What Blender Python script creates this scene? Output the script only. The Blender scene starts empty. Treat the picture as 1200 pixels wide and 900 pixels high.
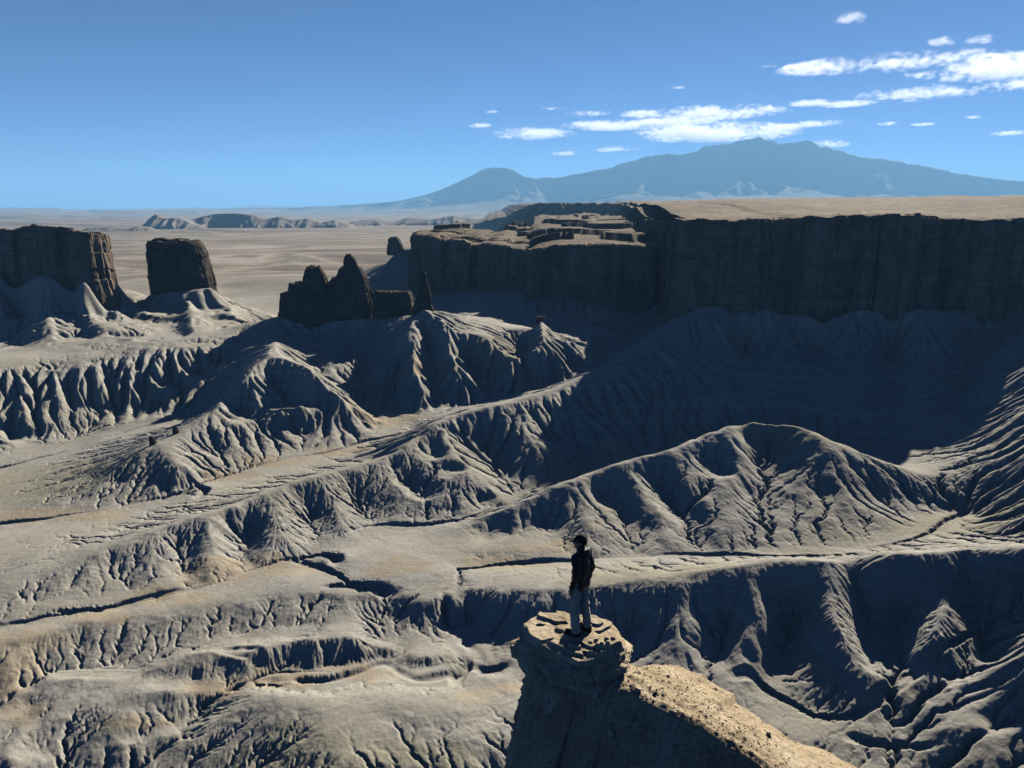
import bpy, bmesh, math, random, time
import numpy as np
from mathutils import Vector, Matrix
T0 = time.time()
rng = np.random.default_rng(7)
random.seed(7)
SC = bpy.context.scene
COL = SC.collection
ZC = 150.0                     # height of the viewer's eye above the zero level (m)
F = 901.0                      # focal length in photograph pixels
PITCH = math.atan((450 - 242) / F)

# ------------------------------------------------------------------ survey helpers
def dep(py):                   # angle below the horizon of a row straight ahead
    return PITCH + math.atan((py - 450) / F)

def ray(px, py):
    u = (px - 600) / F
    v = (450 - py) / F
    c, s = math.cos(PITCH), math.sin(PITCH)
    return np.array([u, c + v * s, -s + v * c])

def at_z(px, py, z):           # point on a sight line at height z relative to the eye
    r = ray(px, py)
    t = z / r[2]
    return np.array([r[0] * t, r[1] * t, z])

def at_y(px, py, y):           # point on a sight line at distance y ahead
    r = ray(px, py)
    t = y / r[1]
    return np.array([r[0] * t, y, r[2] * t])

def tdep(px, py):
    r = ray(px, py)
    return -r[2] / r[1]

def S(px, py, bpy_, bz, slope):   # height of a crest above a known foot with a given face slope
    s = math.tan(math.radians(slope))
    t0 = tdep(px, bpy_); d0 = -bz / t0
    t = tdep(px, py)
    return -t * (d0 - bz / s) / (1 + t / s)

# ------------------------------------------------------------------ noise
_P = rng.permutation(512).astype(np.int64)
_P = np.concatenate([_P, _P, _P])
_G = rng.normal(size=(512, 3)); _G /= np.linalg.norm(_G, axis=1)[:, None]
def perlin(x, y, z=0.0):
    x, y, z = np.broadcast_arrays(np.asarray(x, float), np.asarray(y, float), np.asarray(z, float))
    xi = np.floor(x).astype(np.int64); yi = np.floor(y).astype(np.int64); zi = np.floor(z).astype(np.int64)
    xf = x - xi; yf = y - yi; zf = z - zi
    xi &= 511; yi &= 511; zi &= 511
    u = xf*xf*xf*(xf*(xf*6-15)+10); v = yf*yf*yf*(yf*(yf*6-15)+10); w = zf*zf*zf*(zf*(zf*6-15)+10)
    out = 0
    for a in (0, 1):
        for b in (0, 1):
            for c in (0, 1):
                h = _P[_P[_P[xi + a] + yi + b] + zi + c]
                g = _G[h]
                d = g[..., 0]*(xf-a) + g[..., 1]*(yf-b) + g[..., 2]*(zf-c)
                out = out + d * (u if a else 1-u) * (v if b else 1-v) * (w if c else 1-w)
    return out * 1.5
def fbm(x, y, z=0.0, o=4, g=0.5):
    a = 1.0; f = 1.0; s = 0; n = 0
    for i in range(o):
        s = s + a * perlin(x*f + 17.3*i, y*f + 9.1*i, np.asarray(z)*f + 5.7*i); n += a
        a *= g; f *= 2.03
    return s / n
def ridged(x, y, z=0.0, o=4, g=0.5):
    a = 1.0; f = 1.0; s = 0; n = 0
    for i in range(o):
        s = s + a * (1 - np.abs(perlin(x*f + 31.3*i, y*f + 7.7*i, np.asarray(z)*f + 3.3*i))*1.6); n += a
        a *= g; f *= 2.03
    return s / n
def worley(x, y, seed=0):      # distance to nearest, second nearest and id of nearest jittered cell centre
    x, y = np.broadcast_arrays(np.asarray(x, float), np.asarray(y, float))
    xi = np.floor(x).astype(np.int64); yi = np.floor(y).astype(np.int64)
    d1 = np.full(x.shape, 9.0); d2 = np.full(x.shape, 9.0); cid = np.zeros(x.shape, np.int64)
    for a in (-1, 0, 1):
        for b in (-1, 0, 1):
            h = _P[_P[(xi + a + seed) & 511] + ((yi + b) & 511)]
            jx = xi + a + 0.5 + 0.42*_G[h, 0]; jy = yi + b + 0.5 + 0.42*_G[h, 1]
            d = np.hypot(x-jx, y-jy)
            m = d < d1
            d2 = np.where(m, d1, np.minimum(d2, d)); cid = np.where(m, h, cid); d1 = np.where(m, d, d1)
    return d1, d2, cid
def smooth(a, b, x):
    t = np.clip((x - a) / (b - a), 0, 1)
    return t*t*(3-2*t)
def blur(a, n=1):
    for _ in range(n):
        p = np.pad(a, 1, mode='edge')
        a = (p[:-2, 1:-1] + 2*p[1:-1, 1:-1] + p[2:, 1:-1]) / 4
        p = np.pad(a, 1, mode='edge')
        a = (p[1:-1, :-2] + 2*p[1:-1, 1:-1] + p[1:-1, 2:]) / 4
    return a

# ------------------------------------------------------------------ object helpers
def tag(o, label=None, cat=None, group=None, kind=None):
    if label: o['label'] = label
    if cat: o['category'] = cat
    if group: o['group'] = group
    if kind: o['kind'] = kind
    return o
def link(name, me, mat=None, parent=None):
    o = bpy.data.objects.new(name, me); COL.objects.link(o)
    if mat: me.materials.append(mat)
    if parent: o.parent = parent
    return o
def empty(name, loc):
    o = bpy.data.objects.new(name, None); COL.objects.link(o); o.location = loc; o.empty_display_size = 0.3
    return o
def grid_mesh(name, P, closed=False, flat=False, attrs=None, flip=False):
    """P: (rows, cols, 3) array; builds a quad sheet (wrapping in columns when closed)"""
    R, C = P.shape[:2]
    me = bpy.data.meshes.new(name)
    idx = np.arange(R*C).reshape(R, C)
    if closed:
        a = idx[:-1]; b = np.roll(idx, -1, 1)[:-1]; c = np.roll(idx, -1, 1)[1:]; d = idx[1:]
    else:
        a = idx[:-1, :-1]; b = idx[:-1, 1:]; c = idx[1:, 1:]; d = idx[1:, :-1]
    q = np.stack([a, b, c, d], -1).reshape(-1, 4)
    if flip: q = q[:, ::-1]
    n = len(q)
    me.vertices.add(R*C); me.vertices.foreach_set('co', np.ascontiguousarray(P.reshape(-1), np.float32))
    me.loops.add(n*4); me.loops.foreach_set('vertex_index', np.ascontiguousarray(q.reshape(-1), np.int32))
    me.polygons.add(n); me.polygons.foreach_set('loop_start', np.arange(0, n*4, 4, dtype=np.int32))
    me.polygons.foreach_set('loop_total', np.full(n, 4, np.int32))
    me.polygons.foreach_set('use_smooth', np.full(n, not flat, bool))
    if attrs:
        for k, v in attrs.items():
            at = me.attributes.new(k, 'FLOAT', 'POINT')
            at.data.foreach_set('value', np.ascontiguousarray(v.reshape(-1), np.float32))
    me.update(calc_edges=True)
    return me
# ------------------------------------------------------------------ materials
class NT:
    def __init__(s, name):
        s.m = bpy.data.materials.new(name); s.m.use_nodes = True; s.t = s.m.node_tree
        s.b = s.t.nodes['Principled BSDF']; s.b.inputs['Roughness'].default_value = .95
        s.b.inputs['Specular IOR Level'].default_value = .12
    def n(s, ty, **kw):
        nd = s.t.nodes.new(ty)
        for k, v in kw.items():
            if k.startswith('i_'):
                nd.inputs[k[2:].replace('_', ' ')].default_value = v
            else: setattr(nd, k, v)
        return nd
    def l(s, a, b): s.t.links.new(a, b)
    def math(s, op, a, b=None, clamp=False):
        nd = s.n('ShaderNodeMath', operation=op, use_clamp=clamp)
        for i, v in enumerate((a, b)):
            if v is None: continue
            if hasattr(v, 'is_linked'): s.l(v, nd.inputs[i])
            else: nd.inputs[i].default_value = v
        return nd.outputs[0]
    def noise(s, vec, scale, detail=4, rough=.55, dist=0, sc=None):
        if sc:
            mp = s.n('ShaderNodeMapping'); mp.inputs['Scale'].default_value = sc; s.l(vec, mp.inputs['Vector']); vec = mp.outputs[0]
        nd = s.n('ShaderNodeTexNoise'); nd.inputs['Scale'].default_value = scale; nd.inputs['Detail'].default_value = detail
        nd.inputs['Roughness'].default_value = rough; nd.inputs['Distortion'].default_value = dist
        s.l(vec, nd.inputs['Vector']); return nd.outputs['Fac']
    def ramp(s, fac, stops):
        nd = s.n('ShaderNodeValToRGB'); cr = nd.color_ramp
        while len(cr.elements) < len(stops): cr.elements.new(.5)
        for e, (p, c) in zip(cr.elements, stops):
            e.position = p; e.color = (*c, 1) if len(c) == 3 else c
        s.l(fac, nd.inputs[0]); return nd.outputs[0]
    def mix(s, fac, a, b, mode='MIX'):
        nd = s.n('ShaderNodeMix', data_type='RGBA', blend_type=mode)
        for sock, v in ((nd.inputs[0], fac), (nd.inputs[6], a), (nd.inputs[7], b)):
            if hasattr(v, 'is_linked'): s.l(v, sock)
            elif isinstance(v, (int, float)): sock.default_value = v
            else: sock.default_value = (*v, 1)
        return nd.outputs[2]
    def bump(s, h, strength, dist, prev=None):
        nd = s.n('ShaderNodeBump'); nd.inputs['Strength'].default_value = strength; nd.inputs['Distance'].default_value = dist
        s.l(h, nd.inputs['Height'])
        if prev: s.l(prev, nd.inputs['Normal'])
        return nd.outputs[0]
    def done(s, col, nrm=None):
        if hasattr(col, 'is_linked'): s.l(col, s.b.inputs['Base Color'])
        else: s.b.inputs['Base Color'].default_value = (*col, 1)
        if nrm: s.l(nrm, s.b.inputs['Normal'])
        return s.m

def ground_material():
    t = NT('badland_clay')
    P = t.n('ShaderNodeNewGeometry').outputs['Position']
    sl = t.n('ShaderNodeAttribute', attribute_name='slope_').outputs['Fac']
    fl = t.n('ShaderNodeAttribute', attribute_name='flow_').outputs['Fac']
    sep = t.n('ShaderNodeSeparateXYZ'); t.l(P, sep.inputs[0])
    # bedding: bands by height, gently warped
    w = t.noise(P, .012, 3)
    zz = t.math('ADD', sep.outputs[2], t.math('MULTIPLY', w, 9.0))
    comb = t.n('ShaderNodeCombineXYZ'); t.l(zz, comb.inputs[2])
    band = t.noise(comb.outputs[0], .55, 5, .7)
    c_clay = t.ramp(band, [(.30, (.27, .263, .24)), (.42, (.385, .375, .345)), (.50, (.32, .312, .28)), (.56, (.44, .43, .395)), (.72, (.34, .332, .30))])
    ol = t.n('ShaderNodeAttribute', attribute_name='olive_').outputs['Fac']
    tn = t.n('ShaderNodeAttribute', attribute_name='tan_').outputs['Fac']
    big = t.noise(P, .018, 4, .55)
    c_clay = t.mix(t.math('MAXIMUM', t.math('MULTIPLY', ol, .7), t.ramp(big, [(.46, (0, 0, 0)), (.68, (.45, .45, .45))])), c_clay, (.34, .325, .235))
    # tan silt on the flats
    sn = t.noise(P, .15, 5, .65, .6)
    flat = t.math('SUBTRACT', 1.0, t.math('MULTIPLY', sl, 3.2), True)
    silt = t.math('MULTIPLY', tn, t.ramp(sn, [(.25, (.45, .45, .45)), (.6, (1, 1, 1))]), True)
    col = t.mix(silt, c_clay, t.ramp(t.noise(P, .05, 4), [(.4, (.36, .30, .215)), (.6, (.44, .375, .275))]))
    # pale salt dust along the washes
    pale = t.math('MULTIPLY', t.math('MULTIPLY', t.ramp(fl, [(.30, (0, 0, 0)), (.62, (.6, .6, .6))]), flat), t.ramp(t.noise(P, .11, 4), [(.4, (.2, .2, .2)), (.65, (1, 1, 1))]), True)
    col = t.mix(pale, col, (.44, .41, .35))
    # the plain and the far country are sandier and streaked
    yfar = t.n('ShaderNodeMapRange'); yfar.inputs[1].default_value = 800; yfar.inputs[2].default_value = 1700; t.l(sep.outputs[1], yfar.inputs[0])
    st = t.noise(P, .0009, 6, .62, 1.2, sc=(1, 1.6, 1))
    c_far = t.ramp(st, [(.36, (.10, .088, .066)), (.44, (.21, .155, .115)), (.49, (.35, .30, .235)), (.54, (.15, .13, .095)), (.60, (.30, .24, .18)), (.66, (.40, .36, .30)), (.74, (.17, .145, .11))])
    col = t.mix(yfar.outputs[0], col, c_far)
    col = t.mix(t.ramp(t.noise(P, 1.3, 5, .65), [(.3, (.0, .0, .0)), (.7, (.28, .28, .28))]), col, (.13, .125, .11))
    b1 = t.bump(t.noise(P, .8, 7, .68), .6, .35)
    b2 = t.bump(t.noise(P, 4.0, 3, .6), .35, .06, b1)
    return t.done(col, b2)

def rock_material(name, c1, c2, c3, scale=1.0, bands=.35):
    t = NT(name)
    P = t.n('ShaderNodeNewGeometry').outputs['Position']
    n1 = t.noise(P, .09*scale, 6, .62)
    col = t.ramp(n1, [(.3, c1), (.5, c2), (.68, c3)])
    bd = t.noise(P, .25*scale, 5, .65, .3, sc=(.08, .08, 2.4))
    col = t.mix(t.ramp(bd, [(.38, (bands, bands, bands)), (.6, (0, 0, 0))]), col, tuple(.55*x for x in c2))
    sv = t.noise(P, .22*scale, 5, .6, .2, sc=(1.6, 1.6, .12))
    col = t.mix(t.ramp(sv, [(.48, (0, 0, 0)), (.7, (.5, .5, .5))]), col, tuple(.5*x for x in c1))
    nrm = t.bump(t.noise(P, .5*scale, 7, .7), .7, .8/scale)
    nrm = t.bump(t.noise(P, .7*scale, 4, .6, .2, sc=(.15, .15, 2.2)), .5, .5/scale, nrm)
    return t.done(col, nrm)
def mesa_top_material():
    t = NT('mesa_soil')
    P = t.n('ShaderNodeNewGeometry').outputs['Position']
    N = t.n('ShaderNodeNewGeometry').outputs['Normal']
    sep = t.n('ShaderNodeSeparateXYZ'); t.l(N, sep.inputs[0])
    n1 = t.noise(P, .012, 6, .65, .5)
    soil = t.ramp(n1, [(.32, (.14, .10, .068)), (.47, (.22, .165, .11)), (.58, (.29, .235, .165)), (.7, (.16, .13, .09))])
    sp = t.noise(P, .16, 6, .8)
    soil = t.mix(t.ramp(t.noise(P, .03, 5, .7, .4, sc=(.5, 1, 1)), [(.46, (0, 0, 0)), (.56, (.8, .8, .8))]), soil, (.10, .08, .056))
    soil = t.mix(t.ramp(sp, [(.44, (0, 0, 0)), (.56, (.85, .85, .85))]), soil, (.085, .07, .05))
    rk = t.noise(P, .09, 6, .62)
    rock = t.ramp(rk, [(.3, (.16, .122, .09)), (.5, (.25, .195, .145)), (.7, (.33, .262, .20))])
    bd = t.noise(P, .25, 5, .65, .3, sc=(.08, .08, 2.4))
    rock = t.mix(t.ramp(bd, [(.40, (.40, .40, .40)), (.52, (0, 0, 0))]), rock, (.09, .07, .055))
    s2 = t.noise(P, .06, 4, .55, .2, sc=(1.6, 1.6, .12))
    rock = t.mix(t.ramp(s2, [(.46, (0, 0, 0)), (.62, (.6, .6, .6))]), rock, (.085, .066, .052))
    sv = t.noise(P, .25, 5, .6, .2, sc=(1.6, 1.6, .1))
    rock = t.mix(t.ramp(sv, [(.48, (0, 0, 0)), (.66, (.5, .5, .5))]), rock, (.08, .062, .048))
    col = t.mix(t.ramp(sep.outputs[2], [(.45, (0, 0, 0)), (.75, (1, 1, 1))]), rock, soil)
    nrm = t.bump(t.noise(P, .5, 7, .7), .8, 1.0)
    nrm = t.bump(t.noise(P, .5, 4, .6, .2, sc=(1.6, 1.6, .15)), .6, .9, nrm)
    return t.done(col, nrm)
M_ground = ground_material()
M_mesa = mesa_top_material()
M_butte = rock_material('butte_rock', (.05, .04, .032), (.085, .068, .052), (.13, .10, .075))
# ------------------------------------------------------------------ the lie of the land: crests and washes surveyed as lines
LINES = []                     # each: list of (x, y, z)
def line(*pts, step=6.0):
    P = np.array([at_z(*p) for p in pts])
    out = [P[0]]
    for a, b in zip(P[:-1], P[1:]):
        n = max(1, int(np.hypot(*(b-a)[:2]) / step))
        for k in range(1, n+1): out.append(a + (b-a)*k/n)
    LINES.append(np.array(out))
def pts(*p):
    LINES.append(np.array([at_z(*q) for q in p]))
def xyz(*p, step=14.0):
    P = np.array(p, float); out = [P[0]]
    for a, b in zip(P[:-1], P[1:]):
        n = max(1, int(np.hypot(*(b-a)[:2]) / step))
        for k in range(1, n+1): out.append(a + (b-a)*k/n)
    LINES.append(np.array(out))

def ly(px, py, d): return (px, py, -tdep(px, py)*d)     # a foot point seen at a known distance
class Ridge:
    """a crest seen above its own foot: every point (px, crest row, foot row, foot height, face slope)"""
    def __init__(r, pts_, convex=0.0, k=1.0):
        r.k = k
        r.px = [q[0] for q in pts_]; r.o = np.argsort(r.px); r.px = np.array(r.px)[r.o]
        r.cy = np.array([q[1] for q in pts_])[r.o]; r.by = np.array([q[2] for q in pts_])[r.o]; r.bz = np.array([q[3] for q in pts_])[r.o]
        z = np.array([S(*q) for q in pts_]); r.cz = z[r.o]; r.cv = convex
        line(*[(q[0], q[1], zz) for q, zz in zip(pts_, z)])
    def z(r, px, py, off=0.0):
        cy, cz, by, bz = (np.interp(px, r.px, a) for a in (r.cy, r.cz, r.by, r.bz))
        dc = -cz/tdep(px, cy); db = -bz/tdep(px, by); t = tdep(px, py)
        f = -(cz+t*dc)/((bz-cz)+t*(db-dc)); f = min(max(f, 0), 1)
        return cz+(bz-cz)*f + r.cv*math.sin(math.pi*f**.8) + off
    def l(r, *p):
        line(*[(q[0], q[1], r.z(q[0], q[1], q[2]*r.k)) for q in p], step=5.0)
    def face(r, n, off=0.0, rows=(.3, .6)):
        for px in np.linspace(r.px[0]+10, r.px[-1]-10, n):
            for f in rows:
                cy = np.interp(px, r.px, r.cy); by = np.interp(px, r.px, r.by); py = cy+(by-cy)*f
                pts((px, py, r.z(px, py, off)))

# washes
WASH0 = len(LINES)
line((1135,598,-122),(1085,625,-123.2),(1040,640,-124),(1000,651,-125),(930,652,-126.5),(850,650,-128),(760,652,-129.3),(680,656,-130),(600,660,-130.6),(540,668,-131),(530,692,-131.6),(470,694,-131.9),(420,692,-132),(385,668,-132),(345,655,-132.2),(300,668,-132.8),(230,690,-133.4),(100,716,-134.3),(0,735,-135),(-120,750,-136))
line((760,548,-120.5),(720,549,-121.5),(690,556,-122.5),(650,567,-124),(600,588,-127),(540,610,-129),(480,614,-129.6),(430,616,-130),(395,632,-131),(360,648,-131.8))
line((600,468,-117),(545,474,-119.5),(510,486,-121.5),(470,508,-124),(432,515,-126),(380,530,-127.5),(300,546,-129.3),(240,566,-131),(190,584,-132.4),(120,598,-134),(0,614,-136),(-120,630,-137))
line((420,470,-119.5),(440,490,-122.5),(436,512,-125.5))
line((350,470,-108),(300,490,-116),(215,485,-126),(150,505,-129),(90,525,-132),(0,548,-134.5),(-120,560,-135))
line((1160,400,-86),(1142,440,-97),(1117,492,-107),(1098,540,-113))
xyz((172,330,-114.5),(140,362,-116),(95,372,-118),(62,352,-120.5))
xyz((150,430,-99),(110,400,-108),(80,375,-117))
WASH1 = len(LINES)
# front valley floor
line((1170,775,-128),(1120,798,-131.5),(1085,812,-133.8),(1050,832,-135.5),(1010,855,-137.2),(985,872,-138.5),(940,868,-139.5),(860,845,-140),(760,800,-138.5),(690,790,-138.8),(620,795,-139.2),(560,780,-139.6),(545,765,-139.6))
line((545,765,-139.6),(538,790,-140.2),(490,800,-140.8),(440,780,-140.2),(395,805,-141),(340,806,-141.3))
pts((880,805,-137.6),(820,805,-138.3),(960,830,-138.5),(700,770,-136.8))
line((455,772,-139.5),(440,755,-138.2),(452,730,-137))
line((370,742,-136.2),(300,752,-136.8),(215,760,-137.4),(165,792,-139.5),(110,795,-139.8),(60,797,-140),(0,812,-140.6),(-80,825,-141))
line((300,800,-140),(230,803,-140),(165,798,-139.7))
line((0,870,-143.5),(40,880,-143.8),(50,858,-142.6),(20,832,-141.5),(0,826,-141.3))
line((40,880,-143.8),(100,905,-145),(180,890,-144.6),(235,835,-142),(200,840,-142.2),(162,866,-143.6))
# main crest running from the cliff corner to the lower left
line((800,368,-75),(772,385,-80),(750,408,-86),(700,440,-93))
R1 = Ridge([(700,440,548,-121.5,19),(640,462,567,-124,19),(590,478,588,-127,19),(545,488,606,-129,18),(505,497,608,-129.4,18),(470,530,614,-129.6,18),(430,543,616,-130,18),(400,549,630,-131,18),(350,563,648,-131.8,18),(300,588,664,-132.8,18),(250,602,682,-133.2,17),(200,618,692,-133.6,17),(150,636,700,-134,17),(100,660,712,-134.3,16),(40,682,722,-134.7,14)], convex=-.8, k=.6)
line((40,682,S(40,682,722,-134.7,14)),(-40,715,-133))
# its back slope is a gentle lit flat
pts((440,540,-122),(380,556,-122.5),(330,570,-123.5),(250,596,-126),(150,620,-130))
# fins and gullies on its face (crest to foot)
R1.l((602,482,0),(612,505,1.5),(638,528,2),(668,548,1))
R1.l((585,482,0),(568,515,-4.5),(582,545,-4.5),(600,578,-1.5))
R1.l((505,500,0),(530,540,2.5),(560,565,2.5),(588,584,.5))
R1.l((480,528,0),(510,556,2),(540,580,1.5),(560,598,.3))
R1.l((450,540,0),(470,565,1.5),(500,590,1.2),(518,606,.2))
R1.l((540,496,-1),(552,525,-3.5),(580,556,-3.5),(602,585,-1))
R1.l((495,515,-1),(528,553,-3),(555,578,-2.5),(575,598,-.8))
R1.l((460,545,-1),(473,570,-2.5),(500,595,-2),(508,606,-.5))
R1.l((408,556,-.5),(418,590,-2.5),(430,612,-1))
R1.l((355,575,-1),(362,610,-3),(366,645,-1)); R1.l((385,560,0),(392,590,1.2),(402,618,.8)); R1.l((325,580,0),(335,612,1.4),(340,640,1))
R1.l((268,602,-1),(275,628,-3),(272,655,-2)); R1.l((292,596,-1),(296,630,-4),(290,662,-1.5)); R1.l((245,604,0),(255,632,1),(262,660,1))
R1.l((205,625,-.5),(212,655,-2),(222,688,-1)); R1.l((185,628,0),(190,655,1),(192,682,.6)); R1.l((225,618,0),(235,648,1),(246,672,1)); R1.l((130,655,-.5),(142,672,-1.5),(150,692,-.8))
R1.l((310,590,0),(314,622,1.2),(312,652,.8)); R1.l((160,640,0),(168,662,.8),(172,686,.4))
R1.face(16, 0.0, (.55,))
# tan mounds on the floor
line((290,654,-130.8),(240,664,-130.9),(200,686,-131.5),(160,696,-132.6))
line((395,653,-130.2),(372,660,-130.5),(340,672,-130.9))
line((60,712,-133),(30,740,-134),(-30,765,-135))
line((110,722,-133),(60,742,-134),(10,770,-135))
line((640,640,-128.4),(560,640,-129),(480,642,-129.6),(430,650,-130.3),(400,655,-130.6))
line((480,668,-130.2),(540,672,-130),(620,668,-129.6))
# second crest: the pale hill and its long tail
R2 = Ridge([(1130,590,612,-122.6,12),(1090,566,620,-123,14),(1050,544,630,-124,16),(1000,524,640,-124.8,17),(960,507,645,-125.8,18),(930,496,646,-126.2,18),(912,489,648,-126.6,18),(885,487,648,-126.9,18),(862,495,648,-127.4,18),(800,520,650,-128.5,18),(740,538,652,-129.2,18),(700,550,655,-129.8,17),(650,572,656,-130,17),(600,593,650,-130,16),(560,606,640,-129.6,14)], convex=-2.0, k=.6)
line((560,606,S(560,606,640,-129.6,14)),(520,616,-128.9))
R2.l((895,492,-1),(900,512,-4.5),(896,545,-4),(890,590,-2.5),(886,635,-.8))
R2.l((872,508,-1),(880,535,-2.5),(886,575,-3)); R2.l((918,505,-1),(912,540,-3),(898,580,-2.5))
R2.l((925,500,.5),(960,545,2.5),(1000,585,2),(1045,622,.5))
R2.l((868,502,.5),(872,530,2),(860,565,2.5),(848,600,1.5),(840,630,.5))
R2.l((820,515,0),(850,560,-2.5),(885,588,-2),(925,620,-1.2))
R2.l((792,528,0),(798,560,2),(826,590,2.2),(850,625,1))
R2.l((760,536,-.5),(772,570,-3.2),(800,600,-2.8),(815,635,-1.2))
R2.l((738,545,0),(752,575,2),(780,610,1.8),(790,640,.8))
R2.l((695,555,-.5),(710,585,-2.5),(735,615,-2),(750,645,-.8))
R2.l((665,570,0),(675,600,1.4),(690,640,.8)); R2.l((630,588,-.5),(645,615,-1.5),(655,645,-.6))
R2.face(12, 0.0, (.5, .75))
# shaded basin behind the hill
pts((850,480,-108),(800,450,-101),(760,470,-106),(700,480,-108),(680,510,-114),(800,510,-114),(730,520,-117),(650,520,-116.5))
# right-hand hillside
line((1210,380,-68),(1170,410,-83),(1150,450,-95))
pts((1200,430,-80),(1200,480,-91),(1200,530,-101),(1200,580,-110.5),(1160,520,-105),(1160,570,-114),(1150,610,-120.5),(1200,630,-117.5),(1250,640,-112),(1300,600,-100),(1300,500,-84),(1300,420,-70))
# talus under the cliff
line(ly(796,362,538),ly(815,360,526),ly(850,359,522),ly(900,357,524),ly(928,368,528),ly(960,366,516),ly(1000,364,512),ly(1050,360,504),ly(1090,361,502),ly(1115,366,514),ly(1150,365,512),ly(1182,372,514),ly(1200,368,514),ly(1300,372,490),ly(1450,380,440))
line(ly(1000,367,511),(1010,420,-91),(1000,475,-104)); line(ly(1060,363,503),(1080,420,-91),(1080,490,-105.5)); line(ly(1100,365,504),(1145,395,-84))
line(ly(930,373,526),(905,420,-94.5),(850,475,-107)); line((1040,385,-86),(1045,440,-99.5),(1040,500,-110))
line(ly(860,363,521),(840,410,-90),(790,460,-102.5)); line((880,385,-86.5),(850,430,-97.5))
line((968,385,-86),(950,440,-99.5),(930,480,-107.5))
# front ridge with steep shaded faces
line((1290,640,-100),(1200,650,-107.5),(1130,655,S(1130,655,800,-133,31)))
R3 = Ridge([(1130,655,800,-133,29),(1050,656,828,-135.5,26),(1000,657,824,-136.8,25),(960,658,820,-137.6,24),(880,663,806,-137.6,24),(800,682,805,-138.2,23),(740,692,795,-138.5,23),(700,698,790,-138.8,22),(640,703,792,-139,21),(560,704,775,-139.4,20),(500,701,770,-139.5,20),(450,695,752,-138,16)], convex=-2.2, k=1.0)
line((450,695,S(450,695,752,-138,16)),(400,694,-131.8),(340,696,-132.2),(250,704,-132.8),(160,722,-133.8),(80,746,-135),(0,775,-136.5))
R3.l((962,662,.5),(976,715,3.5),(1005,772,3),(1040,815,1.5))
R3.l((880,668,.5),(896,720,2.5),(882,765,2),(860,800,.8))
R3.l((800,690,0),(812,730,1.5),(802,770,1.2),(790,800,.3))
R3.l((925,672,-1),(930,725,-4.5),(902,770,-3.5),(872,802,-1))
R3.l((1002,670,-2),(1020,740,-5),(1052,800,-2.5))
R3.l((842,684,-.5),(850,730,-2.5),(838,780,-1.5))
R3.l((1106,694,1.5),(1088,740,3.5),(1064,792,2.5)); R3.l((1106,694,1.5),(1112,745,3),(1105,788,2))
R3.l((1066,672,-2),(1050,735,-5),(1048,790,-2.5))
line((1140,690,-120.5),(1150,730,-125),(1150,765,-128))
pts((1200,690,-117),(1170,680,-116),(1200,720,-121))
R3.l((740,700,-.5),(735,735,-2),(722,772,-1.5)); R3.l((770,690,0),(768,730,1.2),(760,775,.8)); R3.l((660,710,-.3),(655,740,-1),(650,770,-.6)); R3.l((690,705,0),(692,740,.8),(688,775,.5))
R3.l((545,710,-.5),(546,735,-2),(548,755,-1.5)); R3.l((590,710,0),(596,740,1),(602,768,.5)); R3.l((500,706,0),(512,735,1),(520,758,.4))
# near right ridge and knoll
line((1290,700,-98),(1200,752,-119),(1130,796,-128.8),(1080,824,-133.6),(1030,848,-136.6))
pts((1200,830,-127.5),(1160,850,-131.8),(1100,862,-135),(1200,900,-132.5),(1140,905,-135.8),(1060,880,-138.2),(1260,820,-119),(1000,890,-139.5),(1100,920,-140))
line((1130,850,-131.3),(1160,862,-131.8),(1190,878,-132))
# brown ridge and small domes at lower left
line((185,776,-136.6),(250,762,-134.6),(300,758,-134),(360,747,-133.6),(420,746,-133.6),(448,758,-136))
line((260,775,-137),(256,798,-139.6)); line((340,770,-137),(350,795,-140))
line((10,806,-138.8),(60,792,-137),(120,797,-137.2),(180,802,-137.6),(240,800,-138),(290,793,-138))
line((290,793,-138),(330,812,-137)); line((140,812,-140.5),(50,820,-140.2),(25,822,-140.5))
line((500,768,-136.6),(450,785,-137.8),(410,800,-139)); line((535,763,-136.8),(500,768,-136.6)); line((590,785,-136.8),(560,790,-137.6)); line((600,770,-136.5),(560,772,-138))
line((60,836,-140.3),(110,830,-140),(140,848,-140.6),(150,870,-141.6)); line((170,850,-141.8),(195,858,-141.8))
line((0,850,-140.6),(30,858,-141.2)); line((0,880,-141.5),(20,900,-142))
# near dome along the bottom edge
line((600,855,-140),(550,830,-137.4),(500,817,-136.2),(420,816,-135.6),(340,812,-135.8),(290,818,-137),(240,846,-140),(180,900,-144))
line((330,815,-135.6),(345,850,-137),(400,905,-138.8)); line((430,830,-136.3),(500,880,-138.9),(540,915,-141))
pts((300,880,-140),(250,905,-142.8),(340,905,-140.4),(480,905,-140.2),(590,890,-141.5),(600,940,-146),(450,950,-143),(300,950,-144),(100,960,-149),(0,950,-149))
# cone with a tiny pinnacle
line((180,522,S(180,522,580,-131.8,24)),(150,540,-122.6),(110,562,-129)); line((180,522,-118.6),(205,545,-122.5),(235,566,-129)); line((180,522,-118.6),(172,560,-127.5)); line((180,522,-118.6),(215,508,-117)); line((180,522,-118.6),(150,520,-124)); 
# smooth dome below the twin butte
line((330,393,-91),(322,419,-92),(300,430,-95),(262,465,-106),(247,488,-113),(215,508,-117)); line((322,419,-92),(355,436,-97),(395,462,-108),(428,482,-116.5))
line((340,452,-106.5),(345,480,-116.5),(352,520,-126)); line((290,470,-109),(300,500,-118.5),(320,530,-127)); pts((320,450,-106),(380,480,-116.5),(280,500,-117),(250,530,-125),(400,510,-123.5))
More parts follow.
